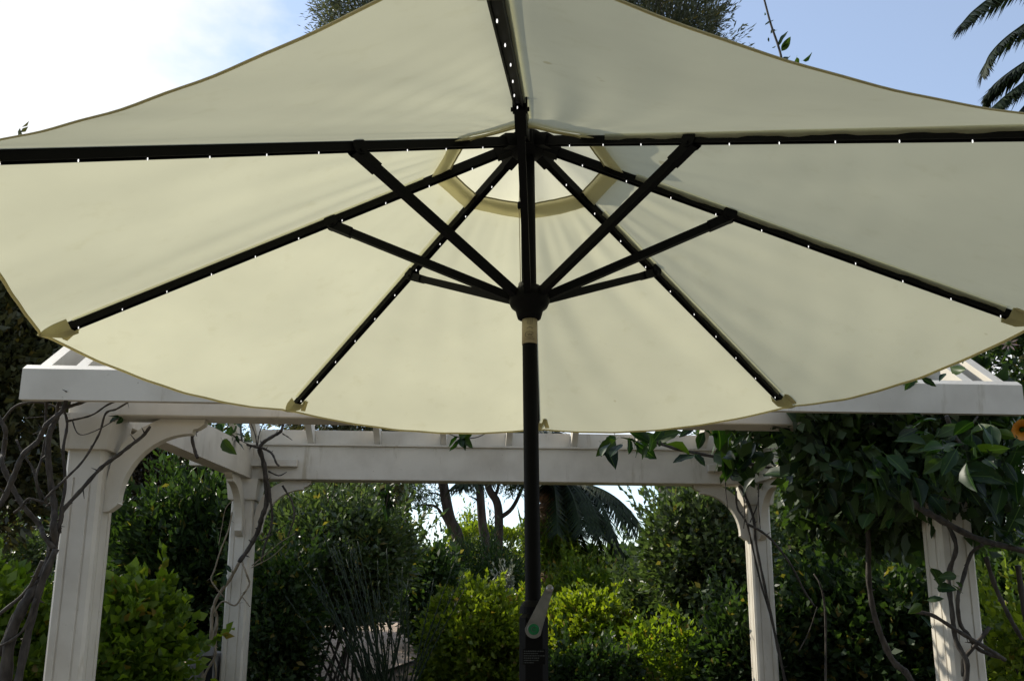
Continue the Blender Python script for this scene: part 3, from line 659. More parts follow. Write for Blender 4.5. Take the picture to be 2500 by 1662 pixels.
# --- palms
def frond_mesh(name, path, leaflet, nl, rng, wid=.028, hang=.6, rr=.018):
    """rachis along a path with leaflets on both sides"""
    P = np.array(spline(path,8)); n = len(P); T = np.gradient(P,axis=0); T /= np.linalg.norm(T,axis=1,keepdims=True)
    idx = np.linspace(1,n-1.01,nl); V = []; Q = []; tint = []
    for sgn in (-1,1):
        for i in idx:
            k = int(i); f = i-k; p = P[k]*(1-f)+P[min(k+1,n-1)]*f; t = T[k]
            s = np.cross(t,(0,0,1.0)); s /= np.linalg.norm(s)+1e-6; w = math.sin(PI*min(1,.12+.88*i/n))**.5
            d = s*sgn*.8+t*.55+np.array([0,0,-hang*rng.uniform(.6,1.3)]); d /= np.linalg.norm(d); d += rng.normal(0,.07,3)
            l = leaflet*(.35+.75*w)*rng.uniform(.85,1.1); x = np.cross(d,s); x /= np.linalg.norm(x)+1e-6
            n0 = len(V); V += [p-t*wid*.5, p+t*wid*.5, p+d*l*.55+t*wid*.45+np.array([0,0,.03*l]), p+d*l]; Q.append((n0,n0+1,n0+2,n0+3))
            c = rng.random(); tint += [(c,rng.random()*.94,0,1)]*4
    b = MB(); b.tube(list(P), list(np.linspace(rr,rr*.25,n)), 5, False)
    n0 = len(V); V += [np.array(v) for v in b.v]; Q += [tuple(i+n0 for i in q) for q in b.f]; tint += [(.9,.2,0,1)]*len(b.v)
    return quadmesh(name, np.array(V), np.array(Q), np.array(tint))
def palm_fronds(root, top, n, length, leaflet, seed, wid=.03, nl=60, lo=-70, hi=70):
    rng = np.random.default_rng(seed); protos = []
    for e in np.linspace(lo,hi,6):
        a = math.radians(e); path = []
        x = z = 0; ang = a+.5
        for k in range(7):
            path.append((0,x,z)); st = length/6; x += st*math.cos(ang); z += st*math.sin(ang); ang -= .23 if ang > -1.35 else 0
        me = frond_mesh('frond', path, leaflet, nl, rng, wid); me.materials.append(M['L_palm']); protos.append(me)
    for i in range(n):
        me = protos[int((i*.618*6) % 6)]
        obj('frond', me, None, root, tuple(top), (0,0,i*2.39996+rng.uniform(-.2,.2)))
# palm in the sky gap
Y = 17.0; c = at(1345,1180,Y); g = gz(c[0],Y)
pr = empty('date_palm', (c[0],Y,g-.05), 'date palm with shaggy brown trunk just right of the umbrella pole', 'palm tree')
b = MB(); zt = c[2]-g
prof = []
for i in range(26):
    z = zt*i/25; prof.append((.20+.05*(i % 2)+.06*max(0,(z/zt-.55)), z))
b.lathe(prof, 14); b.build('trunk', M['palm_bark'], pr, False)
palm_fronds(pr, (0,0,zt), 66, 2.5, .50, 31, .05, 80, -70, 45)
rng = np.random.default_rng(77); pp = rng.normal(0,1,(1500,3))*np.array([.2,.2,.30])+np.array([0,0,zt*.62]); dd = rng.normal(0,1,(1500,3))*.6+np.array([0,0,-.9])
v,q,t = leaf_quads(pp, dd, .42, .03, rng); t[:,1] *= .9; obj('frond_skirt', quadmesh('frond_skirt', v,q,t), M['L_bright'], pr)
# tall palm at the upper right
Y = 15.0; c = at(2700,40,Y); g = gz(c[0],Y)
pr = empty('tall_palm', (c[0],Y,g-.05), 'tall palm whose dark arching fronds enter at the upper right corner', 'palm tree')
b = MB(); zt = c[2]-g; b.lathe([(.24+.02*(i % 2),zt*i/40) for i in range(41)], 14); b.build('trunk', M['palm_bark'], pr, False)
rng = np.random.default_rng(32); base = np.array([c[0],Y,g-.05])
arcs = [[(2690,10),(2560,-60),(2440,-15),(2380,25),(2345,62)], [(2690,40),(2580,20),(2480,75),(2420,130),(2398,182)], [(2690,70),(2590,100),(2490,160),(2430,205),(2404,238)],
        [(2690,80),(2600,120),(2520,185),(2455,235),(2415,270)], [(2690,85),(2610,160),(2530,230),(2480,285),(2450,330)], [(2690,-10),(2640,-120),(2560,-170),(2480,-150),(2400,-80)], [(2690,90),(2640,200),(2590,300),(2560,400)],[(2690,0),(2720,-150),(2800,-180),(2900,-120)]]
for i, a in enumerate(arcs):
    me = frond_mesh('frond', [at(x,y,Y+.25*((i*7)%5-2)*k/4)-base for k,(x,y) in enumerate(a)], .50, 190, rng, .075, .75, .04); me.materials.append(M['L_palm']); obj('frond', me, None, pr)
palm_fronds(pr, (1.2,.3,zt+.3), 10, 2.6, .34, 33, .035, 60, -50, 60)

# --- far hedges
def hedge(label, xl, xr, yt, Y, mat, seed, n=9000, ll=.09, lw=.04, thick=.8, name='clipped_hedge', cat='hedge', rough=.06, ybot=None, group=None):
    rng = np.random.default_rng(seed); a, b_ = at(xl,1400,Y), at(xr,1400,Y); top = at((xl+xr)/2,yt,Y)[2]; cx = (a[0]+b_[0])/2; g = gz(cx,Y); hw = (b_[0]-a[0])/2; H = top-g
    root = empty(name, (cx,Y,g-.03), label, cat, 0, group)
    P = rng.random((n,3))*2-1; k = rng.integers(0,3,n); s = np.sign(rng.random(n)-.5)
    sel = rng.random(n) < .75; ax = rng.choice(3,n,p=(.12,.43,.45)); P[sel,ax[sel]] = s[sel]*(1-.18*rng.random(sel.sum()))
    P[(ax == 2) & sel, 2] = np.abs(P[(ax == 2) & sel, 2]); D = P.copy(); D[:,2] += .4
    wob = rough*H*(np.sin(P[:,0]*hw*3.1+seed)+np.sin(P[:,0]*hw*7.3)+.8*np.sin(P[:,1]*4+P[:,0]*hw*5))
    P = P*np.array([hw,thick,H/2])+np.array([0,0,H/2]); P[:,2] += wob*np.clip(P[:,2]/H,0,1); P += rng.normal(0,.04,(n,3)); P[:,2] = np.clip(P[:,2],0.02,None)
    v,q,t = leaf_quads(P, D, ll, lw, rng); obj('leaves', quadmesh('leaves', v,q,t), mat, root)
    b = MB()
    for i in range(9):
        x = -hw+2*hw*(i+.5)/9; b.tube(spline([(x,0,0),(x+.05,.03,H*.4),(x+rng.uniform(-.2,.2),rng.uniform(-.2,.2),H*.85)],4), list(np.linspace(.02,.006,9)), 6)
    b.build('stems', M['twig'], root, True); return root
hedge('sunlit clipped hedge far behind the leaning trunks',1095,1320,1290,31,M['L_yellow'],41,9000,.12,.06,1.2,rough=.02)
hedge('long dark hedge on the horizon behind everything',-500,3000,1365,40,M['L_dark'],42,60000,.42,.24,1.5,rough=.08)

def belt(label, xl, xr, yt, Y, mat, seed, n, ll, lw):
    rng = np.random.default_rng(seed); a, b_ = at(xl,1400,Y)[0], at(xr,1400,Y)[0]; g = .75; top = at(1250,yt,Y)[2]-g
    x = rng.uniform(a,b_,n); hmax = top*(.78+.13*np.sin(x*.9+seed)+.09*np.sin(x*2.3+1)); z = hmax*rng.random(n)**.8; y = rng.uniform(-1.2,1.2,n)*np.sqrt(np.clip(1-(z/hmax)**2,.05,1))
    P = np.stack([x-(a+b_)/2,y,z],1)+rng.normal(0,.15,(n,3)); D = np.stack([rng.normal(0,.4,n),-.4+0*y,.3+0*y],1)
    v,q,t = leaf_quads(P,D,ll,lw,rng); o = obj('tree_belt', quadmesh('tree_belt',v,q,t), mat, None, ((a+b_)/2,Y,g)); tag(o, label, 'trees', None, 'stuff')
belt('dark mass of trees far behind the left half of the pergola',-700,985,1075,25,M['L_dark'],91,26000,.30,.12)
belt('dark mass of trees far behind the right half of the pergola',1740,2340,1040,25,M['L_dark'],92,16000,.30,.12)
for i, (cx_, cy_, hw_) in enumerate([(0,-9,13)]):  # out-of-view tree belt, added behind the camera to block skylight
    rg = np.random.default_rng(300); n = 14000; x = rg.uniform(-hw_,hw_,n); hm = 6.5+1.2*np.sin(x*.8)+.8*np.sin(x*1.9); z = hm*rg.random(n)**.85; y = rg.normal(0,.8,n)-.03*x*x*-1
    v,q,t = leaf_quads(np.stack([x,y,z],1), rg.normal(0,.5,(n,3))+np.array([0,.3,.3]), .42, .2, rg); o = obj('tree_belt', quadmesh('tree_belt',v,q,t), M['L_dark'], None, (cx_,cy_,0)); tag(o,'unseen belt of trees added behind the camera to cut the sky light','trees',None,'stuff')
shrub('rounded_shrub','grey-green rounded shrub at the left edge behind the bare vine stems','shrub',-160,150,1270,13,M['L_grey'],230,40,.17,.07,.03,seed=51)
shrub('leafy_shrub','tall dark glossy shrub between the two left posts','shrub',235,690,1160,11.5,M['L_dark'],520,44,.2,.10,.032,seed=52,thick=1.1)
shrub('leafy_shrub','grey-green shrub behind the rear left post','shrub',600,1040,1200,10.6,M['L_grey'],460,42,.19,.075,.024,ybot=1520,seed=53,thick=.9,stems=12)
shrub('leafy_shrub','low dark shrub right of the rear left post','shrub',585,800,1330,9.4,M['L_dark'],330,42,.15,.06,.024,seed=54,thick=.6)
shrub('bright_shrub','bright green big-leaved shrub right of the front left post','shrub',200,490,1395,7.0,M['L_bright'],200,26,.12,.085,.05,seed=55,thick=.45,shoot=.5)
shrub('bright_shrub','bright green big-leaved shrub at the lower left corner','shrub',-140,170,1385,6.6,M['L_bright'],200,26,.12,.085,.05,seed=56,thick=.45,shoot=.5)
shrub('loose_hedge','sunlit yellow-green bush left of the umbrella pole','shrub',1040,1300,1428,9.6,M['L_yellow'],520,36,.10,.05,.026,seed=57,thick=.7,stems=16,lumps=11,shoot=.55)
shrub('loose_hedge','sunlit yellow-green bush right of the umbrella pole','shrub',1320,1535,1452,10.8,M['L_yellow'],360,36,.11,.055,.027,seed=58,thick=.7,stems=14,lumps=11,shoot=.55)
shrub('loose_hedge','sunlit yellow-green bush filling in behind the umbrella pole','shrub',1190,1430,1446,11.4,M['L_yellow'],420,36,.11,.055,.027,seed=75,thick=.7,stems=12,lumps=11,shoot=.5)
shrub('dark_shrub','low dark shrub in front of the right yellow-green bush','shrub',1300,1560,1560,9.0,M['L_dark'],180,36,.10,.05,.026,seed=71,thick=.4)
shrub('dark_shrub','low dark shrub at the foot of the rear right post','shrub',1690,1960,1470,8.9,M['L_dark'],220,36,.12,.06,.03,seed=72,thick=.4)
shrub('feathery_shrub','dusky grey-green feathery shrub below the leaning trunks','shrub',1060,1310,1325,14.5,M['L_dark'],260,44,.2,.10,.016,seed=59)
shrub('silver_shrub','small silvery shrub above the yellow-green hedge','shrub',1206,1258,1382,12.5,M['L_silver'],60,40,.07,.05,.014,seed=60,stems=4)
shrub('green_shrub','fresh green low shrub beneath the palm','shrub',1330,1530,1372,15.5,M['L_bright'],200,40,.2,.10,.03,seed=61)
shrub('leafy_shrub','grey-green shrub left of the rear right post','shrub',1545,1900,1185,10.2,M['L_grey'],430,42,.17,.07,.028,seed=62,thick=.9,ybot=1560,stems=12)
shrub('leafy_shrub','lower grey-green shrub between the palm and the grey-green right shrub','shrub',1490,1680,1330,11.8,M['L_grey'],240,40,.14,.065,.026,seed=73,thick=.6)
shrub('dark_shrub','small dark shrub filling the gap under the leaning trunks at left','shrub',985,1120,1345,12.8,M['L_dark'],200,40,.15,.08,.03,seed=74,thick=.5)
shrub('leafy_shrub','small-leaved green shrub low in front of the grey-green right shrub','shrub',1490,1740,1500,9.4,M['L_bright'],120,24,.14,.055,.028,seed=63,thick=.4,shoot=.4)
shrub('leafy_shrub','tall grey-green shrub right of the rear right post','shrub',1850,2130,1130,11.5,M['L_grey'],420,42,.19,.075,.028,seed=64,thick=1.0)
shrub('dark_shrub','deep shaded shrub between the two right posts','shrub',1900,2330,1360,9.0,M['L_dark'],420,40,.18,.08,.035,seed=65,thick=.8)
shrub('yellow_shrub','patch of sunlit yellow leaves between the two right posts','shrub',2030,2210,1365,13.5,M['L_yellow'],120,34,.16,.08,.04,seed=66,ybot=1450)
shrub('dark_shrub','dark shrub right of the front right post','shrub',2330,2720,1300,8.0,M['L_dark'],380,40,.18,.08,.035,seed=67,thick=.7)
shrub('yellow_shrub','yellow-green shrub at the far right edge behind the post','shrub',2400,2560,1390,7.0,M['L_yellow'],70,30,.12,.07,.035,seed=68,thick=.3)
# upright reeds
def reeds():
    Y = 8.9; c = at(945,1640,Y); g = gz(c[0],Y); rng = np.random.default_rng(9)
    root = empty('upright_broom', (c[0],Y,g-.03), 'dark upright broom-like bush with long thin radiating stems', 'shrub')
    V=[];Q=[];T=[];n=0
    b = MB()
    for i in range(46):
        ang = rng.normal(-.10,.30); ln = rng.uniform(1.2,2.05); d = np.array([math.sin(ang), rng.normal(0,.16), math.cos(ang)]); p0 = np.array([rng.uniform(-.14,.14),rng.uniform(-.12,.12),0])
        sw = np.array([rng.normal(-.06,.10),0,0]); pts = [p0, p0+d*ln*.5, p0+d*ln+sw]
        s = spline(pts,6); b.tube(s, list(np.linspace(.011,.004,len(s))), 5)
        k = 46; tt = rng.random(k)*.8+.2; P = np.array(p0)+d*(ln*tt)[:,None]+sw*(tt**3)[:,None]
        v,q,t = leaf_quads(P, np.tile(d,(k,1)), .05, .010, rng, jitter=.25); V.append(v);Q.append(q+n);T.append(t);n+=len(v)
    b.build('stems', M['L_reed'], root, True)
    obj('leaves', quadmesh('leaves', np.concatenate(V),np.concatenate(Q),np.concatenate(T)), M['L_reed'], root)
reeds()
# grassy strap leaves at the bottom
def strap(label, x, y, Y, n, seed, h=.35):
    rng = np.random.default_rng(seed); c = at(x,y,Y); g = gz(c[0],Y); root = empty('strap_leaf_plant', (c[0],Y,g), label, 'plant')
    for i in range(n):
        a = rng.uniform(0,6.28); l = (c[2]-g)*rng.uniform(.75,1.1); o_ = rng.uniform(.08,.22); w = .022; V=[];F=[]
        dx = np.array([math.cos(a),math.sin(a),0]); s = np.array([-dx[1],dx[0],0])
        for k in range(6):
            t = k/5; p = dx*o_*t**1.6+np.array([0,0,l*(t-.12*t*t)]); ww = w*(1-t**2)*.9+.001; V += [p-s*ww, p+s*ww]
            if k: F.append((2*k-2,2*k-1,2*k+1,2*k))
        obj('leaf', mesh('leaf',V,F,True), M['L_bright'], root)
strap('strap-leaved green plant at the bottom left of the pole',1150,1640,8.4,12,3)
strap('strap-leaved green plant at the bottom edge nearer the broom',1010,1652,8.6,9,4)
# stone structure half hidden behind the bright shrub
Y = 7.9; c = at(478,1662,Y); k = Y/FPX; g = 0
root = empty('stone_structure', (c[0],Y,g), 'small grey stone structure with dark openings, half hidden left of the rear left post', 'stone structure')
zz = lambda y: at(478,y,Y)[2]
b = MB(); b.box((-.10,-.02,0),(.16,.25,zz(1592)),.012); b.build('block', M['stone'], root)
b = MB(); b.box((-.045,-.06,zz(1600)),(.16,-.021,zz(1576)),.006); b.build('lintel', M['stone'], root)
b = MB(); b.box((-.17,-.10,0),(-.03,.02,zz(1622)),.01); b.build('front_block', M['stone'], root)
b = MB(); b.box((.01,-.027,zz(1597)),(.13,-.021,zz(1583))); b.build('opening', M['hole'], root)
b = MB(); b.box((.075,-.03,zz(1662)),(.15,-.022,zz(1604))); b.build('opening', M['hole'], root)

# ------------------------------------------------------------------ climbing plants on the pergola
def stems(root, mat, lst, rng, name='stem', base=None):
    o0 = np.array(root.location)
    for it in lst:
        px, Y, r0, r1 = it; Y1 = Y if hasattr(Y,'__len__') else (Y,Y)
        n = len(px); P = [at(x,y,Y1[0]+(Y1[1]-Y1[0])*i/(n-1))+np.array([0,rng.normal(0,.02),0])-o0 for i,(x,y) in enumerate(px)]
        s = spline(P,6); m = len(s); rr = np.linspace(r0,r1,m)*(1+.12*np.sin(np.arange(m)*1.7+r0*900)+rng.normal(0,.05,m))
        b = MB(); b.tube(s, list(rr), 8)
        for k in range(3,m-2,5):      # knots and spur twigs
            if rng.random() < .55:
                d = rng.normal(0,1,3); d /= np.linalg.norm(d); l = rng.uniform(.02,.05); b.tube([s[k], s[k]+d*(rr[k]+l*.4), s[k]+d*(rr[k]+l)], [rr[k]*.5,rr[k]*.3,rr[k]*.12], 5)
        b.build(name, mat, root, True)
rng = np.random.default_rng(19)
c = at(20,1800,4.5)
vl = empty('bare_vine', (c[0],4.5,0), 'bare grey woody vine climbing beside the front left post', 'vine')
stems(vl, M['vine'], [(p_,y_,a_*.72,b_*.72) for p_,y_,a_,b_ in [
 ([(-20,1245),(0,1222),(30,1165),(60,1110),(90,1075),(120,1040),(150,1000),(168,965),(180,930)],(4.35,4.3),.021,.014),
 ([(0,1600),(40,1490),(75,1440),(100,1380),(128,1320),(135,1285),(130,1240),(121,1180),(120,1110),(130,1060),(140,1020),(150,975),(160,930)],(4.5,4.4),.030,.016),
 ([(128,1320),(150,1275),(160,1245),(200,1190),(240,1140),(275,1115),(320,1085),(345,1060),(365,1040)],(4.5,4.55),.017,.012),
 ([(30,1250),(55,1235),(75,1218),(105,1225),(120,1215),(165,1165),(200,1120),(245,1060),(270,1015),(290,1000),(318,970)],(4.4,4.45),.010,.007),
 ([(-10,1015),(10,1050),(-2,1100),(10,1130),(30,1190),(60,1240),(90,1280),(112,1305),(140,1340)],(4.4,4.5),.017,.018),
 ([(0,1030),(40,995),(80,982),(110,983),(145,998)],4.45,.010,.007),
 ([(165,1030),(220,1012),(270,990),(305,970)],4.45,.009,.006),
 ([(160,1015),(190,1058),(235,1053),(290,1018)],4.42,.005,.004),
 ([(150,990),(155,1030),(157,1100),(158,1180),(152,1250),(143,1300)],4.5,.010,.012),
 ([(95,1230),(97,1170),(100,1120),(112,1065),(132,1025)],4.45,.009,.007),
 ([(135,1285),(108,1390),(70,1470),(30,1560),(10,1700)],4.5,.034,.04),
 ([(140,1340),(100,1430),(66,1540),(40,1690)],4.48,.024,.03),
 ([(112,1370),(60,1440),(0,1495),(-40,1530)],4.45,.015,.012),
 ([(46,1075),(62,1105),(85,1145),(100,1185),(122,1235)],4.5,.008,.007),
 ([(90,1460),(60,1540),(0,1580),(-30,1590)],4.47,.010,.008),
 ([(115,965),(112,1000),(113,1035)],4.4,.012,.010),
 ([(150,1000),(190,985),(240,970),(260,955)],4.35,.014,.010),
 ([(60,1020),(110,1015),(140,1010)],4.4,.004,.003),
 ([(75,1058),(110,1045),(140,1020)],4.4,.004,.003),
]], rng)
c = at(505,1900,7.75)
vb = empty('twisting_vine', (c[0],7.75,0), 'bare twisting vine wound around the rear left post', 'vine')
bl = pg(0,PD,0); YB = bl[1]-.16
stems(vb, M['vine'], [
 ([(585,1372),(606,1335),(627,1295),(640,1262),(650,1222),(642,1140),(633,1095)],(YB,YB-.05),.020,.024),
 ([(645,1160),(656,1185),(662,1220),(666,1250),(662,1286),(645,1340),(640,1370)],(YB-.05,YB),.014,.009),
 ([(690,1185),(702,1205),(713,1225),(719,1262),(709,1298),(705,1310)],YB-.05,.010,.007),
 ([(633,1095),(645,1078),(670,1062),(687,1051),(690,1020),(688,1000)],(YB-.06,YB-.15),.018,.012),
 ([(638,1092),(655,1100),(666,1111),(675,1130),(682,1137)],YB-.1,.012,.008),
 ([(633,1092),(601,1084),(580,1070),(562,1058)],(YB-.08,YB-.4),.013,.008),
 ([(613,1088),(607,1111),(597,1135),(589,1153)],YB-.05,.007,.005),
 ([(626,1092),(632,1060),(642,1025),(648,1000)],YB-.1,.006,.005),
 ([(590,1075),(589,1045),(587,1015)],YB-.3,.009,.008),
 ([(584,1080),(577,1098),(573,1113)],YB-.3,.006,.004),
 ([(600,1000),(610,1030),(622,1060),(628,1088)],YB-.2,.006,.005),
 ([(655,1150),(680,1160),(700,1152)],YB-.05,.008,.004),
 ([(498,1030),(485,1050),(472,1068),(475,1102),(482,1117)],5.9,.010,.012),
 ([(690,1058),(705,1068),(715,1075)],YB-.15,.006,.003),
 ([(640,1320),(670,1300),(700,1280)],YB-.1,.008,.004),
], rng)
stems(vb, M['vine_pale'], [
 ([(478,1720),(492,1660),(508,1600),(519,1540),(517,1495),(530,1455),(560,1415),(585,1372)],YB,.017,.015),
 ([(500,1720),(505,1660),(520,1600),(527,1545),(528,1505),(524,1480)],YB+.05,.014,.010),
 ([(520,1720),(515,1660),(510,1600),(522,1550),(532,1500)],YB+.1,.013,.010),
 ([(488,1720),(500,1650),(524,1600),(520,1560),(530,1520)],YB-.05,.012,.010),
 ([(512,1720),(526,1640),(516,1580),(530,1530)],YB,.010,.008),
 ([(590,1372),(604,1400),(608,1422),(602,1440),(590,1454),(572,1477),(545,1467),(527,1486),(522,1504)],YB-.04,.009,.007),
 ([(590,1454),(600,1465),(612,1480)],YB-.04,.006,.004),
 ([(567,1250),(556,1290),(540,1345),(525,1390),(517,1413),(530,1435),(548,1458)],YB,.007,.006),
 ([(572,1215),(550,1240),(540,1280),(533,1330)],YB,.004,.003),
 ([(612,1380),(650,1350),(690,1320),(720,1300)],YB-.1,.005,.003),
 ([(612,1385),(660,1360),(695,1325)],YB-.1,.005,.003),
], rng)
c = at(2330,1900,4.9)
vr = empty('flowering_vine', (c[0],4.9,0), 'climbing vine with big glossy dark leaves smothering the right side of the pergola', 'vine')
brp = pg(PW,PD,0)[1]-.16; frp = pg(PW,0,0)[1]-.17
stems(vr, M['vine'], [
 ([(1806,1184),(1818,1210),(1838,1267),(1846,1328),(1868,1430),(1895,1560),(1925,1700)],brp,.013,.014),
 ([(1797,1198),(1800,1240),(1818,1277),(1838,1328),(1858,1420),(1880,1500)],brp+.02,.010,.009),
 ([(1856,1208),(1845,1240),(1830,1275)],brp,.006,.006),
 ([(1822,1277),(1860,1297),(1893,1326),(1930,1380),(1965,1440),(1990,1480)],brp-.05,.012,.009),
 ([(1560,1066),(1650,1095),(1738,1114),(1850,1135),(1950,1155),(1988,1166),(2020,1150),(2075,1132),(2130,1128)],(6.2,5.4),.011,.015),
 ([(1930,1005),(1945,1060),(1975,1110),(2003,1150)],5.3,.009,.008),
 ([(2180,1190),(2240,1235),(2286,1263),(2381,1309),(2440,1332),(2540,1352)],(4.6,4.45),.019,.016),
 ([(2300,1240),(2318,1277),(2331,1336),(2318,1404),(2322,1495),(2331,1563),(2352,1622),(2350,1720)],frp,.012,.015),
 ([(2390,1330),(2381,1350),(2350,1420),(2331,1463),(2345,1520),(2363,1550),(2400,1585),(2440,1604)],frp-.02,.010,.012),
 ([(2410,1530),(2380,1570),(2354,1609),(2350,1650)],frp,.012,.012),
 ([(2225,1492),(2272,1500),(2331,1536),(2395,1577),(2450,1610)],frp-.04,.010,.012),
 ([(2118,1270),(2122,1327),(2122,1427),(2140,1518),(2181,1609),(2213,1645),(2250,1720)],5.6,.016,.022),
 ([(1990,1400),(2000,1431),(2014,1504),(2013,1700)],6.2,.006,.008),
 ([(1950,1590),(1975,1540),(1995,1480)],6.2,.004,.003),
 ([(2400,1360),(2430,1430),(2460,1500),(2500,1560)],4.9,.014,.012),
 ([(2480,1380),(2500,1470),(2520,1600)],5.0,.016,.02),
 ([(2040,1010),(2075,1060),(2120,1110),(2180,1150)],4.9,.010,.009),
 ([(2310,1015),(2340,1060),(2365,1100),(2372,1135)],4.35,.012,.008),
 ([(2390,1015),(2365,1045),(2345,1048)],4.4,.006,.004),
 ([(1815,1200),(1817,1250),(1815,1290)],6.5,.005,.004),([(1850,1180),(1853,1230),(1856,1290)],6.4,.005,.004),
 ([(1770,1170),(1773,1200),(1775,1240)],6.6,.005,.004),
], rng)
# leaves
def vleaf(name, l=1.0, w=.52, cup=.16, bend=.22, seed=0):
    rr = np.random.default_rng(seed); V = []; F = []; n = 9
    for i in range(n):
        t = i/(n-1); hw = w/2*(math.sin(PI*t**.82)**.85)*(1+.06*math.sin(t*23+seed)) if 0 < i < n-1 else .004
        z = -bend*t*t
        V += [(-hw,t*l,z+cup*hw*1.6+.02*math.sin(t*14)),(-hw*.5,t*l,z+cup*hw*.45),(0,t*l,z),(hw*.5,t*l,z+cup*hw*.45),(hw,t*l,z+cup*hw*1.6+.02*math.sin(t*12+2))]
        if i:
            a = (i-1)*5; c = i*5
            for k in range(4): F.append((a+k,a+k+1,c+k+1,c+k))
    n0 = len(V); V += [(-.008,0,0),(.008,0,0),(.006,-.18,.02),(-.006,-.18,.02)]; F.append((n0,n0+1,n0+2,n0+3))
    me = mesh(name, V, F, True); me.materials.append(M['vleaf']); return me
LM = [vleaf('leaf',1,.50,.2,.22,1), vleaf('leaf',1,.58,.3,.35,2), vleaf('leaf',1,.44,.15,.12,3)]
nleaf = [0]
def put_leaf(root, p, size, rng, down=.4, face=-.5):
    d = rng.normal(0,1,3); d[2] -= down*1.6; d[1] += face*.8; d /= np.linalg.norm(d)
    z = rng.normal(0,.6,3)+np.array([0,-.7,.55]); x = np.cross(d,z); x /= np.linalg.norm(x)+1e-6; z = np.cross(x,d)
    o = obj('leaf', LM[int(rng.integers(0,3))], None, root)
    m = Matrix(((x[0],d[0],z[0],0),(x[1],d[1],z[1],0),(x[2],d[2],z[2],0),(0,0,0,1)))
    o.matrix_basis = Matrix.Translation(Vector(p)-Vector(root.location)) @ m @ Matrix.Scale(size,4); nleaf[0] += 1
def cluster(root, x, y, sx, sy, n, Y, size, rng, dY=.2, **k):
    for i in range(n):
        p = at(x+np.clip(rng.normal(0,.55),-1,1)*sx, y+np.clip(rng.normal(0,.55),-1,1)*sy, Y+rng.normal(0,dY)); put_leaf(root, p, size*rng.uniform(.6,1.25), rng, **k)
rng = np.random.default_rng(4)
for a in [(1530,1068,75,28,13,6.1,.19),(1590,1085,40,30,6,6.0,.19),(1790,1085,95,55,20,5.6,.19),(1835,1130,60,40,9,5.5,.22),(1930,1070,80,60,14,5.2,.18),
          (2080,1110,110,80,30,4.8,.14),(2290,1085,55,60,18,4.25,.15),(2180,1130,100,85,36,4.5,.14),(2340,1100,110,70,40,4.25,.145),(2400,1150,80,50,22,4.25,.15),(2465,1170,60,80,22,4.4,.15),
          (2060,1210,110,70,16,5.0,.14),(2190,1235,80,40,12,4.7,.14),(2290,1410,45,40,7,4.45,.09),(2250,1480,50,30,4,4.5,.09),(2330,900,35,22,5,4.35,.09),(2220,925,40,12,5,4.4,.09),(2470,1300,40,60,12,4.6,.13)]:
    cluster(vr, *a, rng)
# shaded mass of the same vine on the roof behind the front leaves
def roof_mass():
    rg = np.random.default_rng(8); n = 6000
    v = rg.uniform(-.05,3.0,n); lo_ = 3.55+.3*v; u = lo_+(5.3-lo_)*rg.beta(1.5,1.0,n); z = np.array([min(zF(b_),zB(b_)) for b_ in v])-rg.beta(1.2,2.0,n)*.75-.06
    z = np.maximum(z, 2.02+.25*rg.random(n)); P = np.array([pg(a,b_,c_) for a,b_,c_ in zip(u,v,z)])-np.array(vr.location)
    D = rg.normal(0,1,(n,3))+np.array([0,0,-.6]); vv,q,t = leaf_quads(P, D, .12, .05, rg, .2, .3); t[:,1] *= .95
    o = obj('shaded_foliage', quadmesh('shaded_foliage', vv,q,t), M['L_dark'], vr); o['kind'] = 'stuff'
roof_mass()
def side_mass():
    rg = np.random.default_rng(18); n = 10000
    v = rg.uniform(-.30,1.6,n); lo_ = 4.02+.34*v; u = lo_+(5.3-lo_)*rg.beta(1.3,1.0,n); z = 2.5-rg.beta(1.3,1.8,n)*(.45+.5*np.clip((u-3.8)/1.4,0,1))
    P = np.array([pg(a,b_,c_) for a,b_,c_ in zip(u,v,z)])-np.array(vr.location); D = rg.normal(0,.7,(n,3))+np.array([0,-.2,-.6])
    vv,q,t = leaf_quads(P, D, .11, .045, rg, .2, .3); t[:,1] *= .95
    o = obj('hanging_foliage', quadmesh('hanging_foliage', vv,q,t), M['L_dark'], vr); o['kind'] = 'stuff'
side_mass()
# a few leaves on the other vines and hanging from the rear beam
cluster(vl, 285,1020,22,10,4,4.5,.07,rng,.03); cluster(vb, 546,1078,8,8,1,6.6,.13,rng,.02); cluster(vb, 578,1062,16,10,4,7.3,.11,rng,.05); cluster(vb, 560,1030,26,10,7,7.4,.12,rng,.1)
cluster(vb, 672,1300,14,14,4,YB-.2,.10,rng,.05); cluster(vb, 548,1390,6,20,3,YB,.08,rng,.03)
c = at(1120,1075,6.6); hs = empty('leaf_spray', tuple(c), 'small spray of pointed leaves hanging in front of the rear beam left of the pole', 'leaf spray')
for i in range(8):
    a = -1.9+i*.5
    put_leaf(hs, at(1120+6*math.cos(a),1068+4*math.sin(a),6.6), .12, rng, .6, -.2)
b = MB(); b.tube(spline([at(1060,1040,6.6)-c, at(1115,1066,6.6)-c, at(1160,1068,6.6)-c, at(1200,1050,6.6)-c],6), .004, 6); b.build('stem', M['vine'], hs, True)
c = at(945,1165,8.6); hs = empty('leaf_spray', tuple(c), 'green leafy spray dangling below the rear beam before the dark drooping tree', 'leaf spray')
cluster(hs, 945,1208,20,34,18,8.6,.13,rng,.05,down=1.2)
b = MB(); b.tube(spline([at(945,1150,8.6)-c, at(948,1200,8.6)-c, at(942,1240,8.6)-c],6), .005, 6); b.build('stem', M['vine'], hs, True)
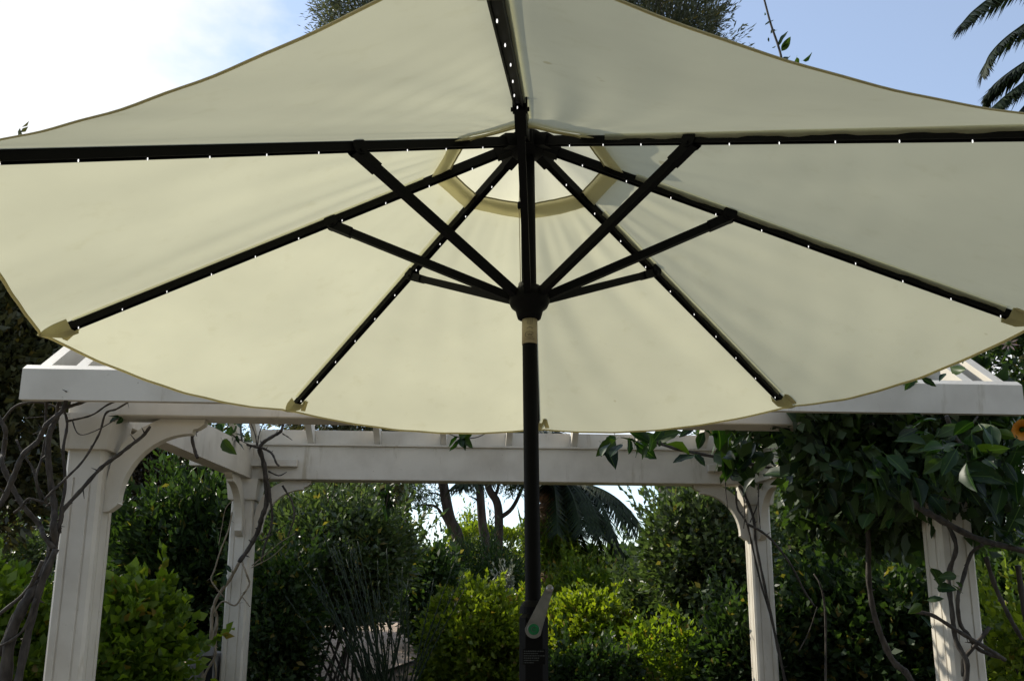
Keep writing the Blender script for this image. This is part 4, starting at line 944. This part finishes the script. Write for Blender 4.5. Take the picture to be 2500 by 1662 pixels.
# lone shoot rising above the roof
Y = 5.2; c = at(1925,230,Y); sh = empty('vine_shoot', tuple(c), 'thin dark vine shoot with a few leaves against the blue sky above the canopy edge', 'vine')
b = MB(); b.tube(spline([at(1960,420,Y)-c, at(1925,230,Y)-c, at(1905,130,Y)-c, at(1882,60,Y)-c, at(1866,0,Y)-c, at(1850,-60,Y)-c],6), list(np.linspace(.009,.006,31)), 6); b.build('stem', M['vine'], sh, True)
for x, y, s in ((1868,62,.07),(1895,75,.07),(1902,112,.10),(1908,125,.10),(1876,92,.03),(1912,118,.09),(1866,38,.03),(1890,118,.06),(1960,148,.08),(1945,140,.09),(1925,140,.08)):
    put_leaf(sh, at(x,y,Y), s, rng, -.5, 0)
# flowers
def flower(name, label, x, y, Y, r, mat, n, cup):
    c = at(x,y,Y); root = empty(name, tuple(c), label, 'flower'); ax = np.array([-.35,-.85,-.2]); ax /= np.linalg.norm(ax); u = np.cross(ax,(0,0,1)); u /= np.linalg.norm(u); w = np.cross(ax,u)
    for i in range(n):
        a = 2*PI*i/n; V=[];F=[]
        for k in range(6):
            t = k/5; rad = r*(.18+.82*t**(1.2 if cup else .9)); hw = (PI/n*1.15*rad if cup else .10*r*math.sin(PI*min(.98,.1+t*.9))); z = (r*1.3*t**.7 if cup else r*.5*t)
            for s in (-1,0,1):
                aa = a+s*hw/max(rad,.01); V.append(u*rad*math.cos(aa)+w*rad*math.sin(aa)+ax*(z+(.0 if s else -.006*t)+(-.25*r*max(0,t-.8) if cup else 0)))
            if k: q = (k-1)*3; F += [(q,q+1,q+4,q+3),(q+1,q+2,q+5,q+4)]
        obj('petal', mesh('petal',V,F,True), mat, root)
    b = MB(); b.tube([c*0-ax*.09, c*0-ax*.02, c*0+ax*.02], [.008,.014,r*.2], 8); b.build('calyx', M['L_bright'], root, True)
    return root
flower('cup_flower','orange cup-shaped flower at the right edge below the fascia board',2494,1048,4.15,.055,M['orange'],5,True)
flower('honeysuckle_flower','pale pink spidery flower beside the umbrella corner at the right edge',2462,838,4.6,.05,M['pink'],9,False)
cf = empty('broad_leaf', tuple(at(2466,862,4.6)), 'single pale green leaf beneath the pink spidery flower', 'leaf'); put_leaf(cf, at(2466,852,4.6), .07, rng, 1.0, -.4)
print('vine leaves', nleaf[0])
